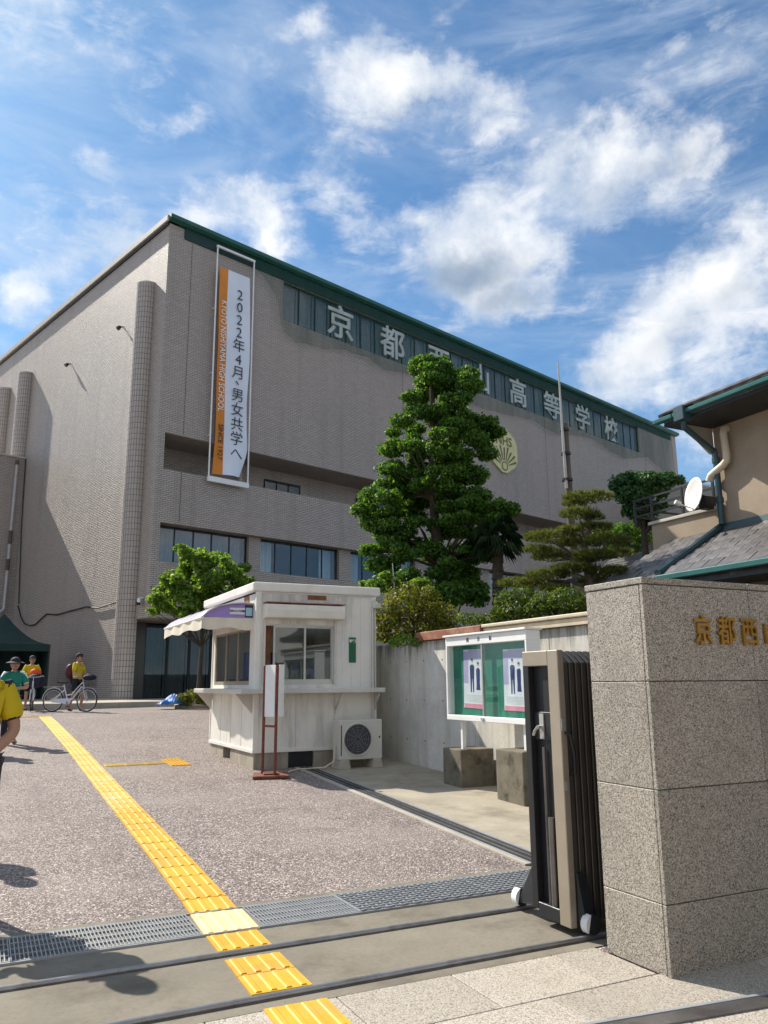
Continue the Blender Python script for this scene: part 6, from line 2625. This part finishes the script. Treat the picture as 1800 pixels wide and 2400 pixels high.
    if hat == 'bucket':
        mb = MB()
        mb.ball(hd + Vector((0, 0, .045)) * s, .122 * s, 16, 8, 0, (.88, 1.0, .85), zmin=0)
        mb.tube([hd + Vector((0, 0, .055)) * s, hd + Vector((0, 0, .025)) * s], [.115 * s, .185 * s], 20)
        mb.build('hat', hatmat, t, smooth=True)
    elif hat == 'cap':
        mb = MB()
        mb.ball(hd + Vector((0, -.005, .04)) * s, .121 * s, 16, 8, 0, (.86, 1.0, .85), zmin=0)
        a, b = hd + M @ Vector((0, .07, .05)) * s, hd + M @ Vector((0, .19, .035)) * s
        mb.bar(a, b, .14 * s, .012 * s)
        mb.build('hat', hatmat, t, smooth=True)
    return t, j


def bicycle(label, loc, rotz, frame=BIKE_W, group='bicycles pushed by the people', basket=None):
    """city bicycle along +X (front wheel at +X), wheels on z = 0"""
    t = thing('bicycle', label, 'bicycle', loc, rotz, group)
    r_ = .335
    wx = (-.54, .56)
    for i, x in enumerate(wx):
        w_ = link('wheel', None, t)
        w_.location = (x, 0, r_)
        mb = MB()
        mb.ring((0, 0, 0), (0, 1, 0), r_ - .018, .018, 40, 8)
        mb.build('tyre', RUBBER, w_, smooth=True)
        mb = MB()
        mb.ring((0, 0, 0), (0, 1, 0), r_ - .043, .011, 40, 6)
        mb.build('rim', CHROME, w_, smooth=True)
        mb = MB()
        mb.tube([(0, -.035, 0), (0, .035, 0)], .022, 10)
        for k in range(28):
            a = 2 * math.pi * k / 28
            sd_ = .028 if k % 2 else -.028
            mb.tube([(.02 * math.cos(a), sd_, .02 * math.sin(a)), ((r_ - .05) * math.cos(a + .12), 0, (r_ - .05) * math.sin(a + .12))], .0016, 4, caps=False)
        mb.build('spokes', CHROME, w_)
    mb = MB()
    bb = (-.06, 0, .30)
    seat_b, seat_t = (-.06, 0, .30), (-.22, 0, .78)
    hd0, hd1 = (.40, 0, .86), (.45, 0, .66)
    mb.tube([bb, (-.06, 0, .31), (.10, 0, .38), (.36, 0, .72), hd1], .021, 8)
    mb.tube([(-.12, 0, .47), (.05, 0, .50), (.34, 0, .80), hd0], .016, 8)
    mb.tube([seat_b, seat_t], .018, 8)
    mb.tube([hd0, hd1], .022, 8)
    for q in (-.05, .05):
        mb.tube([bb, (wx[0], q, r_)], .011, 6)
        mb.tube([(-.17, q * .4, .64), (wx[0], q, r_)], .009, 6)
        mb.tube([(.46, q, .63), (.49, q, .5), (wx[1], q, r_)], .013, 6)
    mb.build('frame', frame, t, smooth=True)
    mb = MB()
    for x in wx:
        arc = [(x + (r_ + .022) * math.cos(a), 0, r_ + (r_ + .022) * math.sin(a)) for a in ([R(20 + 13 * i) for i in range(13)] if x < 0 else [R(35 + 12 * i) for i in range(10)])]
        mb.tube(arc, .014, 6)
    mb.build('mudguard', CHROME, t, smooth=True)
    mb = MB()
    mb.prism([(bb[0] + .09, -.045, .39), (bb[0] + .13, -.045, .30), (bb[0] + .07, -.045, .22), (wx[0] - .02, -.045, r_ - .05), (wx[0] - .04, -.045, r_ + .04)], (0, .012, 0))
    mb.build('chain_guard', frame, t)
    mb = MB()
    mb.tube([(bb[0], -.06, .30), (bb[0] + .06, -.07, .16)], .009, 6)
    mb.box(bb[0] + .01, bb[0] + .12, -.13, -.06, .145, .165)
    mb.tube([(bb[0], .06, .30), (bb[0] - .06, .07, .44)], .009, 6)
    mb.box(bb[0] - .12, bb[0] - .01, .06, .13, .435, .455)
    mb.build('pedals', RUBBER, t)
    mb = MB()
    mb.tube([(-.22, 0, .78), (-.25, 0, .85)], .013, 6)
    mb.prism([(-.40, -.085, .885), (-.40, .085, .885), (-.20, .05, .875), (-.09, .02, .87), (-.09, -.02, .87), (-.20, -.05, .875)], (0, 0, -.055))
    mb.build('saddle', BLACK, t, bevel=.012, seg=2)
    mb = MB()
    mb.tube([(.40, 0, .86), (.385, 0, .97)], .013, 6)
    mb.tube([(.22, -.27, 1.0), (.34, -.25, 1.02), (.40, -.12, .98), (.40, .12, .98), (.34, .25, 1.02), (.22, .27, 1.0)], .012, 6)
    mb.build('handlebar', CHROME, t, smooth=True)
    mb = MB()
    for q in (-.05, .05):
        mb.tube([(-.26, q, .72), (-.85, q, .72), (wx[0], q, r_)], .006, 5)
    mb.tube([(-.85, -.05, .72), (-.85, .05, .72)], .006, 5)
    mb.build('rear_rack', CHROME, t)
    mb = MB()
    for z in (.70, .78, .86, .94):
        e = .13 + (z - .70) * .1
        pts = [(.47, -e, z), (.47 + .28, -e, z), (.47 + .28, e, z), (.47, e, z), (.47, -e, z)]
        for a, b in zip(pts, pts[1:]):
            mb.bar(a, b, .005, .005)
    for q in range(7):
        f = q / 6
        for s_ in (-1, 1):
            mb.bar((.47 + .28 * f, s_ * .13, .70), (.47 + .28 * f, s_ * .154, .94), .004, .004)
        mb.bar((.75, -.13 + .26 * f, .70), (.75, -.154 + .308 * f, .94), .004, .004)
    mb.build('basket', DARK_ALU, t)
    return t


# man pushing a white bicycle near the end wall, seen from the side
bx, by = 2.30, 25.45
bz = gz(by)
bicycle('white step-through bicycle pushed along, seen side-on at the end wall', (bx, by, bz), R(-38), BIKE_W)
ca, sa = math.cos(R(-38)), math.sin(R(-38))
pp = Vector((bx, by, bz)) + Vector((ca * -.02 - sa * .34, sa * -.02 + ca * .34, 0))
person('person in yellow shirt and dark cap walking behind the side-on white bicycle', pp, R(-128 + 0), 1.68,
       dict(wrR=(.30, .33, .98), elR=(.27, .08, 1.10), wrL=(-.05, .34, 1.06), elL=(-.24, .10, 1.12), knL=(-.11, .16, .50), anL=(-.10, .10, .10), toL=(-.11, .25, .05), knR=(.10, -.02, .48), anR=(.10, -.16, .11), toR=(.11, -.02, .04)),
       hat='cap', head_turn=R(-10), group='people at the left')
mb = MB()
bagc = Vector((bx, by, bz)) + Vector((ca * .60, sa * .60, .98))
mb.ball(bagc, .2, 12, 8, 0, (1.0, .75, .45))
tag(mb.build('sports_bag', SHIRT_N, None, smooth=True), 'dark bag lying in the basket of the side-on white bicycle', 'bag')
mb = MB()
mb.ball(pp + Vector((-.20, .08, 1.16)), .20, 12, 8, 0, (.75, .6, 1.15))
tag(mb.build('backpack', MAROON, None, smooth=True), 'dark maroon backpack on the back of the person with the side-on bicycle', 'bag')

# person in yellow farther back with a bicycle facing the camera
q3 = Vector((1.30, 27.2, gz(27.2)))
bicycle('bicycle facing the camera in front of the person holding an orange bundle', q3 + Vector((.05, -.75, 0)), R(-95), BIKE_W)
person('person in yellow shirt and dark cap holding an orange bundle behind a bicycle', q3, R(185), 1.62,
       dict(wrL=(-.10, .30, 1.08), wrR=(.14, .30, 1.05), elL=(-.25, .06, 1.12), elR=(.25, .06, 1.12)), hat='cap', group='people at the left')
mb = MB()
mb.ball(q3 + Vector((.10, -.36, 1.12)), .15, 12, 8, 0, (1.1, .8, .85))
tag(mb.build('orange_bundle', ORANGE, None, smooth=True), 'orange bundle held by the person behind the camera-facing bicycle', 'bundle')
mb = MB()
mb.ball(q3 + Vector((.12, -.50, .88)), .24, 12, 8, 0, (1.1, .8, .9))
tag(mb.build('sports_bag', SHIRT_N, None, smooth=True), 'dark bag in the basket below the orange bundle', 'bag')

# person in green with a bucket hat
q4 = Vector((.50, 16.6, gz(16.6)))
person('person in green jersey with white shoulder stripes and a dark bucket hat', q4, R(188), 1.54,
       dict(wrL=(.02, .30, 1.10), elL=(-.26, .08, 1.12), wrR=(.16, .34, 1.02), elR=(.25, .06, 1.12)), shirt=SHIRT_G, sleeve=LETTER_W, hat='bucket', trousers=True, group='people at the left')
person('grey haired person in dark clothes beside the green jersey', Vector((-.10, 15.6, gz(15.6))), R(178), 1.66, None, shirt=SHIRT_N, hair=HAIR_G, trousers=True, group='people at the left')

# nearest person, half cut by the frame, in yellow football kit
q5 = Vector((-.025, 6.0, gz(6.0)))
pn, jn = person('nearest person in a yellow and navy football shirt, cut by the picture edge', q5, R(172), 1.70,
                dict(shL=(-.17, 0, 1.38), elL=(-.245, .0, 1.10), wrL=(-.07, .26, .90), shR=(.18, 0, 1.38), elR=(.27, .06, 1.12), wrR=(.20, .32, .94), knL=(-.10, .04, .48)), sleeve=SHIRT_N, group='people at the left')
q5 = q5 + Vector((.03, 0, 0))
pb5 = thing('orange_ball_charm', 'orange woolly ball hanging on the chest of the nearest person', 'charm', q5)
mb = MB()
mb.ball((.04, -.16, 1.20), .05, 12, 8)
mb.build('ball', ORANGE, pb5, smooth=True)
mb = MB()
mb.tube([(.03, -.13, 1.38), (.04, -.16, 1.24)], .008, 6)
mb.build('cord', MAROON, pb5)
mb = MB()
mb.tube([(.04, -.16, 1.16), (.05, -.16, 1.05)], .018, 6)
mb.build('tassel', MAROON, pb5)
# two companions just outside the frame, whose shadows lie in view
person('companion in yellow and navy standing just behind the nearest person', Vector((-.42, 8.3, gz(8.3))), R(176), 1.66, None, sleeve=SHIRT_N, group='people at the left')

bicycle('bicycle wheeled by the nearest person, just outside the picture', (-.78, 7.2, gz(7.2)), R(-84), BIKE_W)
mb = MB()
mb.ball((-.71, 6.58, gz(7.2) + .98), .24, 12, 8, 0, (1.0, 1.0, .7))
tag(mb.build('sports_bag', SHIRT_N, None, smooth=True), 'dark bag in the basket of the bicycle of the nearest person', 'bag')
